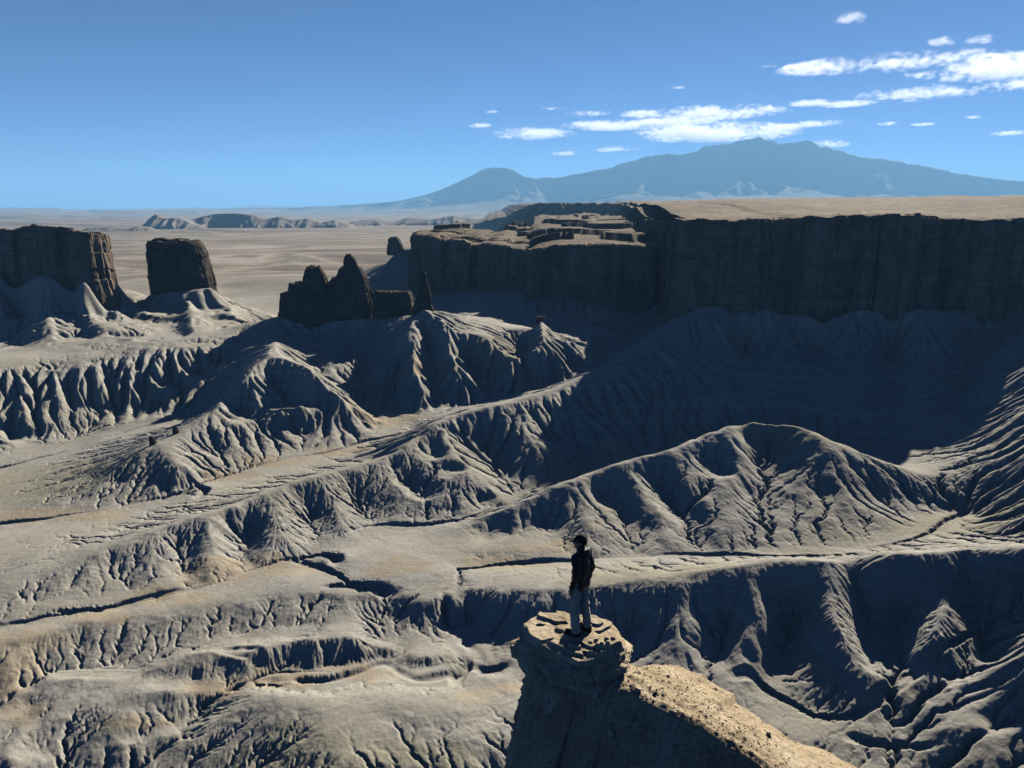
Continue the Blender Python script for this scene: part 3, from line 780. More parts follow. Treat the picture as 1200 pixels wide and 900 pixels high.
def tower(cx, cy, rx, ry, zb, zt, prof, ds, dz, k, seed, rot=0.0, below=8, jag=1.0, cap=8):
    """closed ring tower; prof: list of (height fraction, scale, shift x, shift y)"""
    per = math.pi*(rx+ry)*1.1; n = max(40, int(per/ds)); th = np.linspace(0, 2*np.pi, n, endpoint=False)
    c, sn = np.cos(th), np.sin(th)
    e = 4.0; r = (np.abs(c/rx)**e + np.abs(sn/ry)**e)**(-1/e)
    r = r*(1+.10*fbm(c*1.3+seed, sn*1.3, seed, o=3))
    s = th/(2*np.pi)*per
    pf = np.array(prof, float); rows = []
    ztop = zt + jag*(2.0*fbm(c*2+seed*3, sn*2, seed, o=4) + .8*_G[worley(c*2.5+9, sn*2.5+seed)[2], 0])
    for v in np.linspace(0, 1, max(10, int((zt-zb+below)/dz))):
        z = zb-below+(ztop-zb+below)*v; f = np.clip((z-zb)/(zt-zb), 0, 1)
        sc = np.interp(f, pf[:, 0], pf[:, 1]); sx = np.interp(f, pf[:, 0], pf[:, 2]); sy = np.interp(f, pf[:, 0], pf[:, 3])
        kk = k*np.clip(sc, .35, 1)
        # periodic relief: cross-fade the seam
        rel = cliff_relief(s, z, k, seed); rel2 = cliff_relief(s-per, z, k, seed); w = smooth(.85, 1, th/(2*np.pi))
        o = (rel*(1-w)+rel2*w)*.85*np.clip(sc, .3, 1) - 1.6*k*smooth(.9, 1, f)**2
        rr = np.maximum(r*sc + o, .15*r*sc)
        rows.append(np.column_stack([c*rr+sx, sn*rr+sy, z]))
    top = rows[-1]; ctr = top[:, :2].mean(0)
    for a in np.linspace(.9, .02, cap):
        p = ctr + (top[:, :2]-ctr)*a
        z = ztop*smooth(0, 1, a) + (1-smooth(0, 1, a))*ztop.mean() + jag*(1.0*fbm(p[:, 0]/(7*k), p[:, 1]/(7*k), seed, o=3) + .6*k*np.clip(_G[worley(p[:, 0]/3, p[:, 1]/3)[2], 1], 0, 1))
        rows.append(np.column_stack([p, z]))
    P = np.stack(rows)
    cr, sr = math.cos(rot), math.sin(rot)
    X = P[..., 0]*cr-P[..., 1]*sr+cx; Y = P[..., 0]*sr+P[..., 1]*cr+cy
    return np.stack([X, Y, P[..., 2]+ZC], -1)
def rock_thing(name, towers, label, cat, mat=None, group=None):
    o = link(name, multi_grid(name, [(t, True) for t in towers]), mat or M_butte)
    return tag(o, label, cat, group)
def px_tower(x0, x1, ytop, ybase, d, depth, prof=((0, 1.05, 0, 0), (1, .95, 0, 0)), ds=.45, dz=.45, k=.7, seed=0.0, **kw):
    """a tower that spans columns x0..x1 and rows ytop..ybase of the photograph at distance d"""
    a = at_y(x0, ybase, d); b = at_y(x1, ybase, d); tp = at_y((x0+x1)/2, ytop, d)
    w = (b[0]-a[0])/2
    return tower((a[0]+b[0])/2, d+depth*.3, w, depth, a[2], tp[2], [(f, s_, sx*w, sy) for f, s_, sx, sy in prof], ds, dz, k, seed, **kw)

def P4(px, py, d, zb): 
    p = at_y(px, py, d); return (p[0], p[1], p[2], zb)
def build_rocks():
    # big sunless cliff on the right
    rim = [(150, 900, -13, -82), (150, 760, -12, -82), (140, 660, -11, -80), P4(806, 258, 590, -78), P4(801, 257.5, 552, -76), P4(812, 257.5, 540, -75), P4(850, 257, 536, -75), P4(900, 256, 540, -76), P4(918, 256, 546, -77), P4(930, 256, 568, -79), P4(940, 255, 548, -78), P4(958, 254, 532, -77), P4(1000, 252, 530, -76.5), P4(1040, 250, 520, -76), P4(1075, 252, 512, -75), P4(1092, 254, 518, -75), P4(1100, 255, 535, -75), P4(1110, 256, 536, -75), P4(1150, 257, 528, -74), P4(1176, 257, 526, -73), P4(1184, 257, 538, -73), P4(1200, 257, 532, -73), P4(1280, 256, 510, -70), P4(1400, 254, 470, -66), (470, 400, -4, -60), (540, 330, -2, -55), (620, 240, 0, -50), (700, 120, 2, -45)]
    dist = np.concatenate([[.4, .9, 1.5, 2.2, 3, 4, 5, 6.2, 7.5, 9, 11, 13, 15, 18, 21, 25, 29, 34, 40, 47, 55, 64, 75, 88, 103, 120, 140], np.geomspace(160, 4500, 46)])
    def rise(d, p):
        return 7.5*smooth(0, 400, d) + .0105*max(0, d-200)*.75 + (3.5*np.clip(fbm(p[:, 0]/420, p[:, 1]/260, 3.1, o=4)*2, -.6, 1))*smooth(80, 500, d) + .9*np.clip(np.sin(p[:, 1]/60+4*fbm(p[:, 0]/200, p[:, 1]/200)), 0, 1)*smooth(40, 200, d)
    o = mesa('mesa', rim, .55, .5, (.12, 1.0), dist, k=1.15, seed=1.3, rise=rise, plan=(7, 55, .12))
    tag(o, kind='structure')
    # stepped mesa in the middle
    rim = [P4(497, 270, 1500, -100), P4(490, 272, 1150, -92), P4(488, 274, 960, -86), P4(488, 275, 905, -80), P4(500, 276, 872, -76), P4(515, 279, 850, -75), P4(522, 281, 862, -76), P4(530, 281, 840, -76), P4(548, 283, 815, -77), P4(556, 284, 828, -77), P4(575, 286, 795, -78), P4(596, 288, 770, -80), P4(606, 290, 785, -80), P4(618, 293, 730, -79), P4(632, 291, 708, -80), P4(650, 288, 705, -81), P4(690, 287, 700, -82), P4(700, 287, 706, -82), P4(706, 287, 700, -82), P4(760, 288, 690, -83), P4(768, 288, 697, -83), P4(775, 288, 688, -83), P4(800, 288, 684, -84), P4(850, 287, 676, -84), P4(900, 286, 676, -84)]
    dist = np.concatenate([[.5, 1.2, 2, 3, 4.2, 5.5, 7, 9, 11, 14, 17, 20, 24, 28, 33, 39, 46, 54, 63, 74, 87], np.arange(92, 700, 4.0), np.geomspace(710, 3500, 26)])
    def rise2(d, p):
        lf = smooth(-110, 60, p[:, 0]-d*.12)*.75+.25
        t = fbm(p[:, 0]/110, p[:, 1]/90, 5.5, o=5)
        u = (2.5*smooth(0, 50, d) + 11*smooth(60, 420, d))*lf + 13*t*smooth(10, 150, d) + 8*lf*smooth(800, 2500, d)
        u = u + 9.0*fbm(p[:, 0]/70, p[:, 1]/80, 4.4, o=5); st = 7.0+2.5*fbm(p[:, 0]/160, p[:, 1]/200, 9.9, o=2); f = u/st; return (np.floor(f)+smooth(.965, 1.0, f-np.floor(f)))*st*.9 + .1*u
    nb = len(resample(rim, .7)[0]); fr = np.linspace(0, 1, nb)
    bk = np.stack([np.interp(fr, [0, .35, .7, 1], [.17, .12, .03, 0]), np.ones(nb)], 1)
    o = mesa('stepped_mesa', rim, .7, .6, bk, dist, k=1.1, seed=4.1, rise=rise2, plan=(26, 60, .30), cut=lambda px: np.interp(px, [480, 560, 610, 650, 680], [330, 420, 600, 1500, 9000]))
    tag(o, kind='structure')
    # far mesa under the mountain
    rim = [P4(560, 262, 4200, -140), P4(600, 252, 3600, -128), P4(612, 246, 3250, -118), P4(622, 241, 3000, -110), P4(634, 238, 2850, -100), P4(650, 238, 2750, -100), P4(680, 238, 2800, -95), P4(705, 238.5, 2600, -90), P4(760, 238, 2500, -80), P4(820, 237, 2300, -80), P4(1000, 236, 2300, -70), P4(1300, 236, 2300, -70)]
    dist = np.concatenate([[2, 5, 9, 14, 20, 30, 45, 60, 90], np.geomspace(130, 5000, 22)])
    o = mesa('far_mesa', rim, 4, 3, (-.02, 1.0), dist, k=4.0, seed=6.6, batter=1.0, rise=lambda d, p: .0025*d + 6*fbm(p[:, 0]/500, p[:, 1]/300, 2.2, o=3)*smooth(100, 600, d))
    tag(o, kind='structure')
    # buttes
    rim = [P4(-160, 270, 640, -74), P4(-90, 268, 636, -74), P4(-40, 269, 645, -74), P4(-10, 268, 640, -75), P4(18, 268, 634, -76), P4(24, 268, 642, -76), P4(38, 266, 632, -77), P4(58, 264, 628, -78), P4(78, 268, 632, -79), P4(84, 268, 640, -79), P4(92, 271, 630, -79), P4(106, 273, 632, -74), P4(115, 274, 637, -71), P4(120, 275, 652, -69), P4(122, 276, 680, -68), P4(120, 276, 720, -68), P4(118, 276, 760, -76), P4(60, 274, 780, -80), P4(-60, 274, 790, -80), P4(-160, 274, 780, -80), P4(-190, 272, 700, -76), P4(-160.5, 270, 640, -74)]
    Q = np.array(rim); cx, cy = Q[:, 0].mean(), Q[:, 1].mean()
    R, s = resample(rim, .5)
    def rise3(d, p): return np.zeros(len(p))
    xy = smooth_line(R[:, :2], 8); t = np.gradient(xy, axis=0); t = smooth_line(t, 20); t /= np.linalg.norm(t, axis=1)[:, None]
    n = np.stack([t[:, 1], -t[:, 0]], 1); rows = []
    zt = R[:, 2] + 1.2*fbm(s/10, 2.2, o=4) + 1.3*np.clip(_G[worley(s/7, 5.5+0*s)[2], 0], -1, .6)
    zb = R[:, 3]-12
    for v in np.linspace(0, 1, 110):
        z = zb+(zt-zb)*v; o = cliff_relief(s, z, .95, 9.2)+.10*(zt-z)
        rows.append(np.column_stack([xy+n*o[:, None], z]))
    top = rows[-1]
    for a in np.concatenate([np.linspace(.99, .5, 26), [.3, .02]]):
        p = np.array([cx, cy])+(top[:, :2]-[cx, cy])*a
        z = zt*a+(1-a)*-20.5 + smooth(0, .06, 1-a)*(2.4*np.clip(fbm(p[:, 0]/9, p[:, 1]/9, 7.7, o=4), -.3, 1) + 1.2*np.clip(_G[worley(p[:, 0]/5, p[:, 1]/5)[2], 1], 0, 1))
        rows.append(np.column_stack([p, z]))
    P = np.stack(rows); P[..., 2] += ZC
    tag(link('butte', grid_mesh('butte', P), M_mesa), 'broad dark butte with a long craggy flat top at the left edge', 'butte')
    B2 = [px_tower(180, 246, 283, 344, 712, 19, prof=((0, 1.02, 0, 0), (.5, .96, -.03, 0), (.8, .88, -.08, 0), (1, .80, -.14, 0)), seed=2.7, k=.8),
          px_tower(184, 221, 280, 320, 716, 13, prof=((0, 1, 0, 0), (1, .92, 0, 0)), seed=3.9, k=.6)]
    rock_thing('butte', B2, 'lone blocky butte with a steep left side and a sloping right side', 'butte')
    B3 = [px_tower(329, 438, 343, 378, 600, 13, seed=5.1, k=.6, prof=((0, 1.02, 0, 0), (.6, .97, 0, 0), (1, .93, 0, 0))),
          px_tower(341, 386, 332, 360, 603, 9, seed=5.9, k=.5), px_tower(356, 384, 313, 345, 603, 7.5, seed=6.3, k=.45, prof=((0, 1.05, 0, 0), (.6, .85, -.05, 0), (1, .55, -.12, 0))),
          px_tower(384, 436, 326, 360, 604, 10, seed=7.2, k=.5, prof=((0, 1.02, 0, 0), (.5, .92, 0, 0), (1, .72, 0, 0))), px_tower(394, 430, 313, 340, 604, 8, seed=7.7, k=.45, prof=((0, 1, 0, 0), (.6, .88, 0, 0), (1, .62, -.05, 0))),
          px_tower(400, 421, 299, 325, 604, 5, seed=8.3, k=.35, prof=((0, 1.1, 0, 0), (.5, .8, 0, 0), (.8, .62, -.1, 0), (1, .35, -.15, 0)))]
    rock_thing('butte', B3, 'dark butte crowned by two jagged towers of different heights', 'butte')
    fin = [px_tower(439, 484, 342, 372, 596, 7, seed=9.1, k=.5, prof=((0, 1.05, 0, 0), (.7, .96, 0, 0), (1, .86, -.04, 0)))]
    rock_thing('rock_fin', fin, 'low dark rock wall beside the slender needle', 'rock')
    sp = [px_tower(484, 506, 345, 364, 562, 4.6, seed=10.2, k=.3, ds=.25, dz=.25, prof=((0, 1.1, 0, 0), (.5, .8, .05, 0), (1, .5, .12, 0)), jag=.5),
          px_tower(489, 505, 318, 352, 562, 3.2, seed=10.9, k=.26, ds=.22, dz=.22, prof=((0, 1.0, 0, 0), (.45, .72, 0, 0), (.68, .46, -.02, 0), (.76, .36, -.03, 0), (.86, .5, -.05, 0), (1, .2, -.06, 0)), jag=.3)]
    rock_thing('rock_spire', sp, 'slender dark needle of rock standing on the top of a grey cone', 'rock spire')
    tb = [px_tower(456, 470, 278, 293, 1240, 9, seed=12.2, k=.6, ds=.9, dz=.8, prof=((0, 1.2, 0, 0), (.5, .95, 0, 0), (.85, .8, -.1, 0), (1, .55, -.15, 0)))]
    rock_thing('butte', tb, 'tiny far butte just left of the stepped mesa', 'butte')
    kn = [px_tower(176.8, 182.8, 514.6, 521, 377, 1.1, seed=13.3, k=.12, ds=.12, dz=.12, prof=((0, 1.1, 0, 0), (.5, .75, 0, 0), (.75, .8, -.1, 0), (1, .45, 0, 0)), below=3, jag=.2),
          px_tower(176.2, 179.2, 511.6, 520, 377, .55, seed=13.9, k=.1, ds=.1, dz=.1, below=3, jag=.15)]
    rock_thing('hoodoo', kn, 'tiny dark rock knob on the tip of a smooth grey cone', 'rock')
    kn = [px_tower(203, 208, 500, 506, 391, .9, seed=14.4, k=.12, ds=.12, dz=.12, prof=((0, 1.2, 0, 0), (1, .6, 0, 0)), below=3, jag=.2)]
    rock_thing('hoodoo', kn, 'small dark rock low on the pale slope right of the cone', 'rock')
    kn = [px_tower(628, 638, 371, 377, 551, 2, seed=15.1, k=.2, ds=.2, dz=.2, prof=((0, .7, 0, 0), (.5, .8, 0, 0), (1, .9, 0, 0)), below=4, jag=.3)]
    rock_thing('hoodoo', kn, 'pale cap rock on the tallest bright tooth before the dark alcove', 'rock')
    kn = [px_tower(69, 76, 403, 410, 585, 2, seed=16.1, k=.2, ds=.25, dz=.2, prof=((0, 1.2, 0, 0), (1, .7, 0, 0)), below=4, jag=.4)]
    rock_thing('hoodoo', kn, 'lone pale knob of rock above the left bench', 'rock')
    # scattered blue badland hills on the plain
    def hills(x0, x1, prof, ybase, d, depth, seed):
        n = 260; px = np.linspace(x0, x1, n); top = np.interp(px, *zip(*prof))
        A = np.array([at_y(p, ybase, d) for p in px]); Z = np.array([at_y(p, q, d)[2] for p, q in zip(px, top)])
        rows = []
        for v in np.linspace(-1, 1, 70):
            y = d+depth*v
            f = np.clip(1-np.abs(v), 0, 1)
            x = A[:, 0]*(1+.0*v)
            r = ridged(x/depth*2.6+seed, np.full(n, v*.8), seed, o=4)
            h = (Z-A[:, 2])*np.clip(f*1.3 - .9*(1-f)*(1-r)*1.6 - .10*(1-r), 0, 1)
            rows.append(np.column_stack([x, np.full(n, y), A[:, 2]-12+h*1.0+12*(h > 1)*np.clip(h/20, 0, 1)]))
        P = np.stack(rows); P[..., 2] += ZC
        tag(link('badland_hills', grid_mesh('badland_hills', P), M_hills), kind='structure')
    hills(166, 245, [(166, 268), (174, 261), (182, 253), (187, 251), (195, 256), (204, 255.5), (214, 256), (224, 260), (245, 268)], 268, 5200, 240, 1.0)
    hills(400, 640, [(400, 266), (415, 259), (440, 257), (462, 260), (480, 255), (505, 257.5), (530, 253), (560, 257), (585, 254), (610, 258), (640, 264)], 264, 6400, 420, 3.0)
    hills(90, 200, [(90, 271), (105, 267), (130, 266), (150, 268), (165, 265), (185, 269), (200, 272)], 271, 4700, 220, 4.0)
    hills(214, 420, [(214, 268), (224, 262), (232, 256), (240, 254), (256, 250.5), (280, 250), (300, 252), (312, 257), (330, 254), (345, 258), (362, 256), (380, 260), (395, 258), (420, 266)], 267, 5600, 330, 2.0)
    # table lands on the horizon
    def tableland(x0, x1, prof, ybase, d, seed):
        n = 420; px = np.linspace(x0, x1, n); top = np.interp(px, *zip(*prof))
        A = np.array([at_y(p, ybase, d) for p in px]); Z = np.array([at_y(p, q, d)[2] for p, q in zip(px, top)])
        rel = d*.012*fbm(A[:, 0]/(d*.02), seed, o=4)
        rows = []
        for o, f in ((-.03, -.1), (-.022, .12), (-.015, .3), (-.008, .5), (-.004, .62), (-.002, .9), (0, .98), (.01, 1), (.1, 1.0), (.25, 1.0), (.3, -.1)):
            y = d*(1+o) + rel*(1 if o < .1 else 0)
            rows.append(np.column_stack([A[:, 0]*(1+.5*max(o, 0)), y, A[:, 2]+(Z-A[:, 2])*f]))
        P = np.stack(rows); P[..., 2] += ZC
        tag(link('tableland', grid_mesh('tableland', P), M_hills), kind='structure')
    tableland(-300, 330, [(-300, 249), (20, 249), (28, 247.6), (60, 247), (90, 247.6), (110, 246.8), (180, 246.6), (240, 248), (330, 252)], 255, 20000, 3.0)
    tableland(100, 600, [(100, 250), (170, 247.5), (180, 245.6), (240, 245), (265, 244.2), (300, 243.4), (360, 243), (420, 243), (470, 242.5), (600, 242)], 252, 28000, 5.0)
def hills_material():
    t = NT('far_hills'); P = t.n('ShaderNodeNewGeometry').outputs['Position']
    c = t.ramp(t.noise(P, .004, 6, .65), [(.35, (.15, .125, .105)), (.5, (.23, .20, .17)), (.68, (.32, .29, .26))])
    c = t.mix(t.ramp(t.noise(P, .0015, 6, .7, .3, sc=(.2, .2, 12)), [(.4, (.4, .4, .4)), (.6, (0, 0, 0))]), c, (.11, .08, .07))
    return t.done(c)
M_hills = hills_material()
def build_mountain():
    prof = [(-200, 247), (200, 246), (330, 244), (400, 240.5), (440, 238), (470, 235), (500, 228), (520, 221), (540, 212), (552, 206), (562, 201), (572, 197), (582, 194.5), (592, 195.5), (602, 200), (614, 207), (628, 209), (642, 208), (655, 208.5), (668, 205), (690, 201), (705, 198.5), (722, 193), (740, 188.5), (756, 183), (768, 181), (780, 182), (795, 181.5), (812, 176), (828, 172.5), (845, 168), (858, 167), (872, 163), (884, 160.5), (896, 164), (905, 166.5), (918, 167), (930, 166.5), (944, 165.5), (956, 170), (970, 175), (990, 181), (1010, 184.5), (1040, 188), (1070, 192.5), (1100, 199), (1135, 206), (1165, 209.5), (1200, 212.5), (1260, 219), (1340, 226), (1450, 233), (1600, 240), (1800, 246)]
    d0 = 25000.0
    px = np.arange(-200, 1800, 2.0); n = len(px)
    top = np.interp(px, *zip(*prof)); top = smooth_line(top[:, None], 1)[:, 0]
    hz = (242-top)/F
    Z = np.array([at_y(p, q, d0)[2] for p, q in zip(px, top)]) + (150*fbm(px/22, 3.0, o=3)+60*fbm(px/8, 5.0, o=4))*np.clip((235-top)/60, .1, 1)
    X0 = (px-600)/F*d0/math.cos(PITCH)*1.0
    X0 = np.array([at_y(p, 242, d0)[0] for p in px])
    base = -175.0
    Hh = np.maximum(Z-base, 0)
    rows = []
    for v in np.concatenate([np.linspace(-1, 0, 150), np.linspace(.02, 1, 40)]):
        w = 9500.0 if v < 0 else 7000.0
        y = d0+w*v; a = np.abs(v)
        # flanks: steep crown, long apron, cut by spurs and valleys
        env = (1-a)**2.1
        wid = np.interp(a, [0, .08, .4, 1], [0, 3, 30, 80]).astype(int) if False else None
        k = int(2+a*70); Hs = smooth_line(Hh[:, None], min(k*3, 160))[:, 0] if a > .01 else Hh
        yy = np.full(n, y)
        r = ridged(X0/2600+.5*fbm(X0/3000, yy/3000, 1.1), yy/5200, 7.3, o=5, g=.55)
        cut = np.clip(1-r, 0, 1)*2.1*np.exp(-((a-.22)/.25)**2)*smooth(.0, .05, a)
        h = Hs*env*(1-.75*cut) + 170*fbm(X0/500, yy/500, 2.0, o=4)*smooth(.0, .1, a)*env
        rows.append(np.column_stack([X0*(1 if v < 0 else 1+.2*v), yy, base-20*smooth(.8, 1, a)+h]))
    P = np.stack(rows); P[..., 2] += ZC
    t = NT('mountain_slope'); Q = t.n('ShaderNodeNewGeometry').outputs['Position']
    sep = t.n('ShaderNodeSeparateXYZ'); t.l(Q, sep.inputs[0])
    c = t.ramp(t.noise(Q, .0009, 8, .65), [(.36, (.05, .055, .035)), (.5, (.09, .085, .06)), (.66, (.17, .15, .12))])
    lo = t.n('ShaderNodeMapRange'); lo.inputs[1].default_value = 120; lo.inputs[2].default_value = 620; t.l(t.math('ADD', sep.outputs[2], t.math('MULTIPLY', t.noise(Q, .0006, 5), 500)), lo.inputs[0])
    c2 = t.ramp(t.noise(Q, .0016, 7, .7, .5, sc=(1, .5, 1)), [(.4, (.16, .13, .10)), (.52, (.25, .215, .175)), (.64, (.36, .32, .28))])
    c = t.mix(lo.outputs[0], c2, c)
    tag(link('mountain', grid_mesh('mountain', P), t.done(c)), kind='structure')
build_rocks()
build_mountain()
print('rocks', time.time()-T0)
# ------------------------------------------------------------------ the pinnacle at the end of the spur
YF = 1.78/(tdep(679, 741)-tdep(674, 626.5))          # distance of the standing person
ZTOP = -tdep(679, 741)*YF
FOOT = at_z(679, 741, ZTOP)
def build_pinnacle():
    def ring_px(lst, z): return np.array([at_z(x, y, z)[:2] for x, y in lst])
    top = ring_px([(612, 729), (622, 722), (640, 718.5), (662, 716.5), (684, 716.5), (702, 719), (716, 725), (723, 733), (726, 741), (724, 750), (716, 758), (704, 763), (690, 763), (672, 760), (655, 756), (644, 750), (630, 743), (616, 736)], ZTOP)
    c0 = top.mean(0)
    n = 820; th = np.linspace(-np.pi, np.pi, n, endpoint=False)
    a = np.arctan2(top[:, 1]-c0[1], top[:, 0]-c0[0]); r = np.hypot(*(top-c0).T); o = np.argsort(a); a = a[o]; r = r[o]
    r0 = np.interp(th, np.concatenate([a-2*np.pi, a, a+2*np.pi]), np.tile(r, 3))
    for _ in range(4): r0 = (np.roll(r0, 1)+2*r0+np.roll(r0, -1))/4
    c, s = np.cos(th), np.sin(th)
    left = smooth(.2, 1, -c); front = smooth(.1, .9, -s); right = smooth(.3, 1, c)
    # outline scale by depth below the top, different on each side
    # angular outline of every bed of rock
    ro = np.random.default_rng(11); OX = c*r0; OY = s*r0; beds = [.10, .19, .27, .40, .52, .66, .80, .90]
    polys = []
    for L in range(len(beds)):
        ins = ro.uniform(-.07, .06); m_ = 8; ph = np.sort(np.linspace(-np.pi, np.pi, m_, endpoint=False)+ro.uniform(-.3, .3, m_)); rp = np.full(n, 9.0)
        for f in ph:
            sup = (OX*math.cos(f)+OY*math.sin(f)).max()*ro.uniform(.88, 1.04)+ins; cc = np.cos(th-f)
            rp = np.where(cc > .15, np.minimum(rp, sup/np.maximum(cc, .15)), rp)
        polys.append(rp)
    D = np.concatenate([np.linspace(.10, 1.3, 210), np.linspace(1.31, 3.4, 190), np.linspace(3.45, 9, 60)])
    rows = []
    for d in D:
        base = np.interp(d, [0, .05, .2, .45, .7, .78, .84, 1.0, 1.4, 2.2, 3.4, 9], [-.02, 0, .02, .03, .03, .01, -.08, -.08, .0, .12, .30, 1.5])
        lf = np.interp(d, [0, .1, .35, .6, .75, .95, 1.2, 2.2, 3.4, 9], [0, .02, .09, .13, .11, .06, .04, .06, .12, .5])
        rt = np.interp(d, [0, .2, .5, .9, 1.3, 2.2, 9], [0, .03, .06, .18, .45, .8, 2.5])
        fr = np.interp(d, [0, .4, .75, .85, 1.4, 3, 9], [0, .02, .03, -.02, .0, .1, .3])
        dd = d + .03*fbm(c*1.7, s*1.7, 2.2, o=2)
        li = np.clip(np.searchsorted(beds, dd), 0, len(beds)-1); pr = np.take_along_axis(np.stack(polys), li[None], 0)[0]
        wp = (1-smooth(.80, 1.0, d))*(1-.4*left*smooth(.25, .4, d))
        rr = r0*(1-wp)+pr*wp + base + lf*left + rt*right + fr*front
        x = c*rr; y = s*rr; z = np.full(n, -d) + .03*fbm(c*2.5, s*2.5, 1.7, o=3)*(1-smooth(.1, .5, d))
        q = 1.0
        rel = (.045+.055*smooth(.7, 1.0, d))*fbm(x*1.6, y*1.6, z*1.1, o=3) + .05*(ridged(x*3, y*3, z*2.2, o=4)-.6)
        # blocks bounded by joints, slabs bounded by bedding
        sarc = th*r0.mean()
        d1, d2, cid = worley(sarc/.42+.25*perlin(x*2, y*2, z*2), z/.30+.15*perlin(x*3, y*3, 4.0), 5)
        blk = smooth(.15, .5, d)*(1-smooth(1.0, 1.3, d))
        rel += blk*(.03*_G[cid, 0] - .02*(1-smooth(0, .08, d2-d1)))
        led = np.floor((z+.03*fbm(x*2, y*2, 3.0))/.085); 
        rel += .022*np.sin(led*12.9898+3)*(1-smooth(.9, 1.4, d))
        # lower part: crumbly dirt with embedded stones
        lowp = smooth(.8, 1.1, d)*(1-.4*left)
        d1, d2, cid = worley(sarc/.075, z/.07, 2); rel += lowp*.03*(1-smooth(.1, .5, d1))*(_G[cid, 2] > .2)
        d1, d2, cid = worley(sarc/.19, z/.16, 8); rel += lowp*.05*(1-smooth(.1, .5, d1))*(_G[cid, 1] > .3)
        rel += lowp*.05*fbm(x*6, y*6, z*6, o=4)
        rel += .012*fbm(x*14, y*14, z*14, o=3)
        rr = rr + rel*smooth(.08, .13, d)
        rows.append(np.column_stack([c*rr, s*rr, z]))
    side = np.stack(rows)
    # top: thin broken plates lying on one another
    edge = side[0]
    caps = []
    K = 110
    for i, a_ in enumerate(np.linspace(1, 0.01, K)):
        p = edge[:, :2]*a_
        px, py = p[:, 0]+c0[0], p[:, 1]+c0[1]
        u = (1-a_)*1.4 + .6 + fbm(px*.95+3.7, py*1.5+1.2, 2.2, o=4, g=.4)*2.0 + .25*py*0 
        st = np.floor(u/.5); fr_ = u/.5-st
        z = np.clip(0.042*(st+smooth(.84, 1.0, fr_)) - .10, -.13, .06) + .010*fbm(px*7, py*7, 1.0, o=4)
        # rubble on the right front corner
        rb = smooth(.05, .4, p[:, 0])*smooth(.1, .5, -p[:, 1]+.1)
        d1, d2, cid = worley(px/.11, py/.11, 4); z = z + rb*.055*(1-smooth(.15, .5, d1))*(_G[cid, 0] > -.2)
        ft = np.hypot(px-FOOT[0], (py-FOOT[1]-.03)); w = 1-smooth(.20, .36, ft)
        z = z*(1-w) + w*0.0
        z = np.maximum(z, -.13)*smooth(0, .05, 1-a_) + side[0][:, 2]*(1-smooth(0, .05, 1-a_))
        caps.append(np.column_stack([p, z]))
    P = np.concatenate([side[::-1], np.stack(caps)[1:]])
    P[..., 0] += c0[0]; P[..., 1] += c0[1]; P[..., 2] += ZTOP + ZC
    o = link('rock_pinnacle', grid_mesh('rock_pinnacle', P, closed=True), M_sand)
    tag(o, 'pale sandstone pinnacle with a flat layered top under the standing person', 'rock')
    return c0
def sandstone_material():
    t = NT('sandstone'); P = t.n('ShaderNodeNewGeometry').outputs['Position']
    n1 = t.noise(P, 1.6, 6, .6)
    col = t.ramp(n1, [(.3, (.40, .325, .215)), (.5, (.56, .475, .335)), (.7, (.66, .575, .42))])
    col = t.mix(t.ramp(t.noise(P, 6, 5, .7), [(.45, (0, 0, 0)), (.7, (.5, .5, .5))]), col, (.20, .14, .085))
    col = t.mix(t.ramp(t.noise(P, 2.2, 4, .6, .3, sc=(.4, .4, 7)), [(.42, (.35, .35, .35)), (.6, (0, 0, 0))]), col, (.24, .18, .11))
    col = t.mix(t.ramp(t.noise(P, 1.1, 5, .6, .4, sc=(2.2, 2.2, .3)), [(.52, (0, 0, 0)), (.68, (.55, .55, .55))]), col, (.20, .155, .10))
    b = t.bump(t.noise(P, 9, 7, .7), .6, .05); b = t.bump(t.noise(P, 45, 4, .65), .5, .008, b)
    return t.done(col, b)
M_sand = sandstone_material()
def spur_material():
    t = NT('spur_dirt'); P = t.n('ShaderNodeNewGeometry').outputs['Position']
    col = t.ramp(t.noise(P, 1.1, 6, .62), [(.3, (.33, .26, .17)), (.5, (.45, .37, .25)), (.7, (.54, .46, .33))])
    col = t.mix(t.ramp(t.noise(P, 14, 5, .75), [(.42, (0, 0, 0)), (.66, (.6, .6, .6))]), col, (.17, .125, .08))
    b = t.bump(t.noise(P, 16, 6, .7), .7, .04); b = t.bump(t.noise(P, 70, 3, .6), .5, .008, b)
    return t.done(col, b)
M_spur = spur_material()

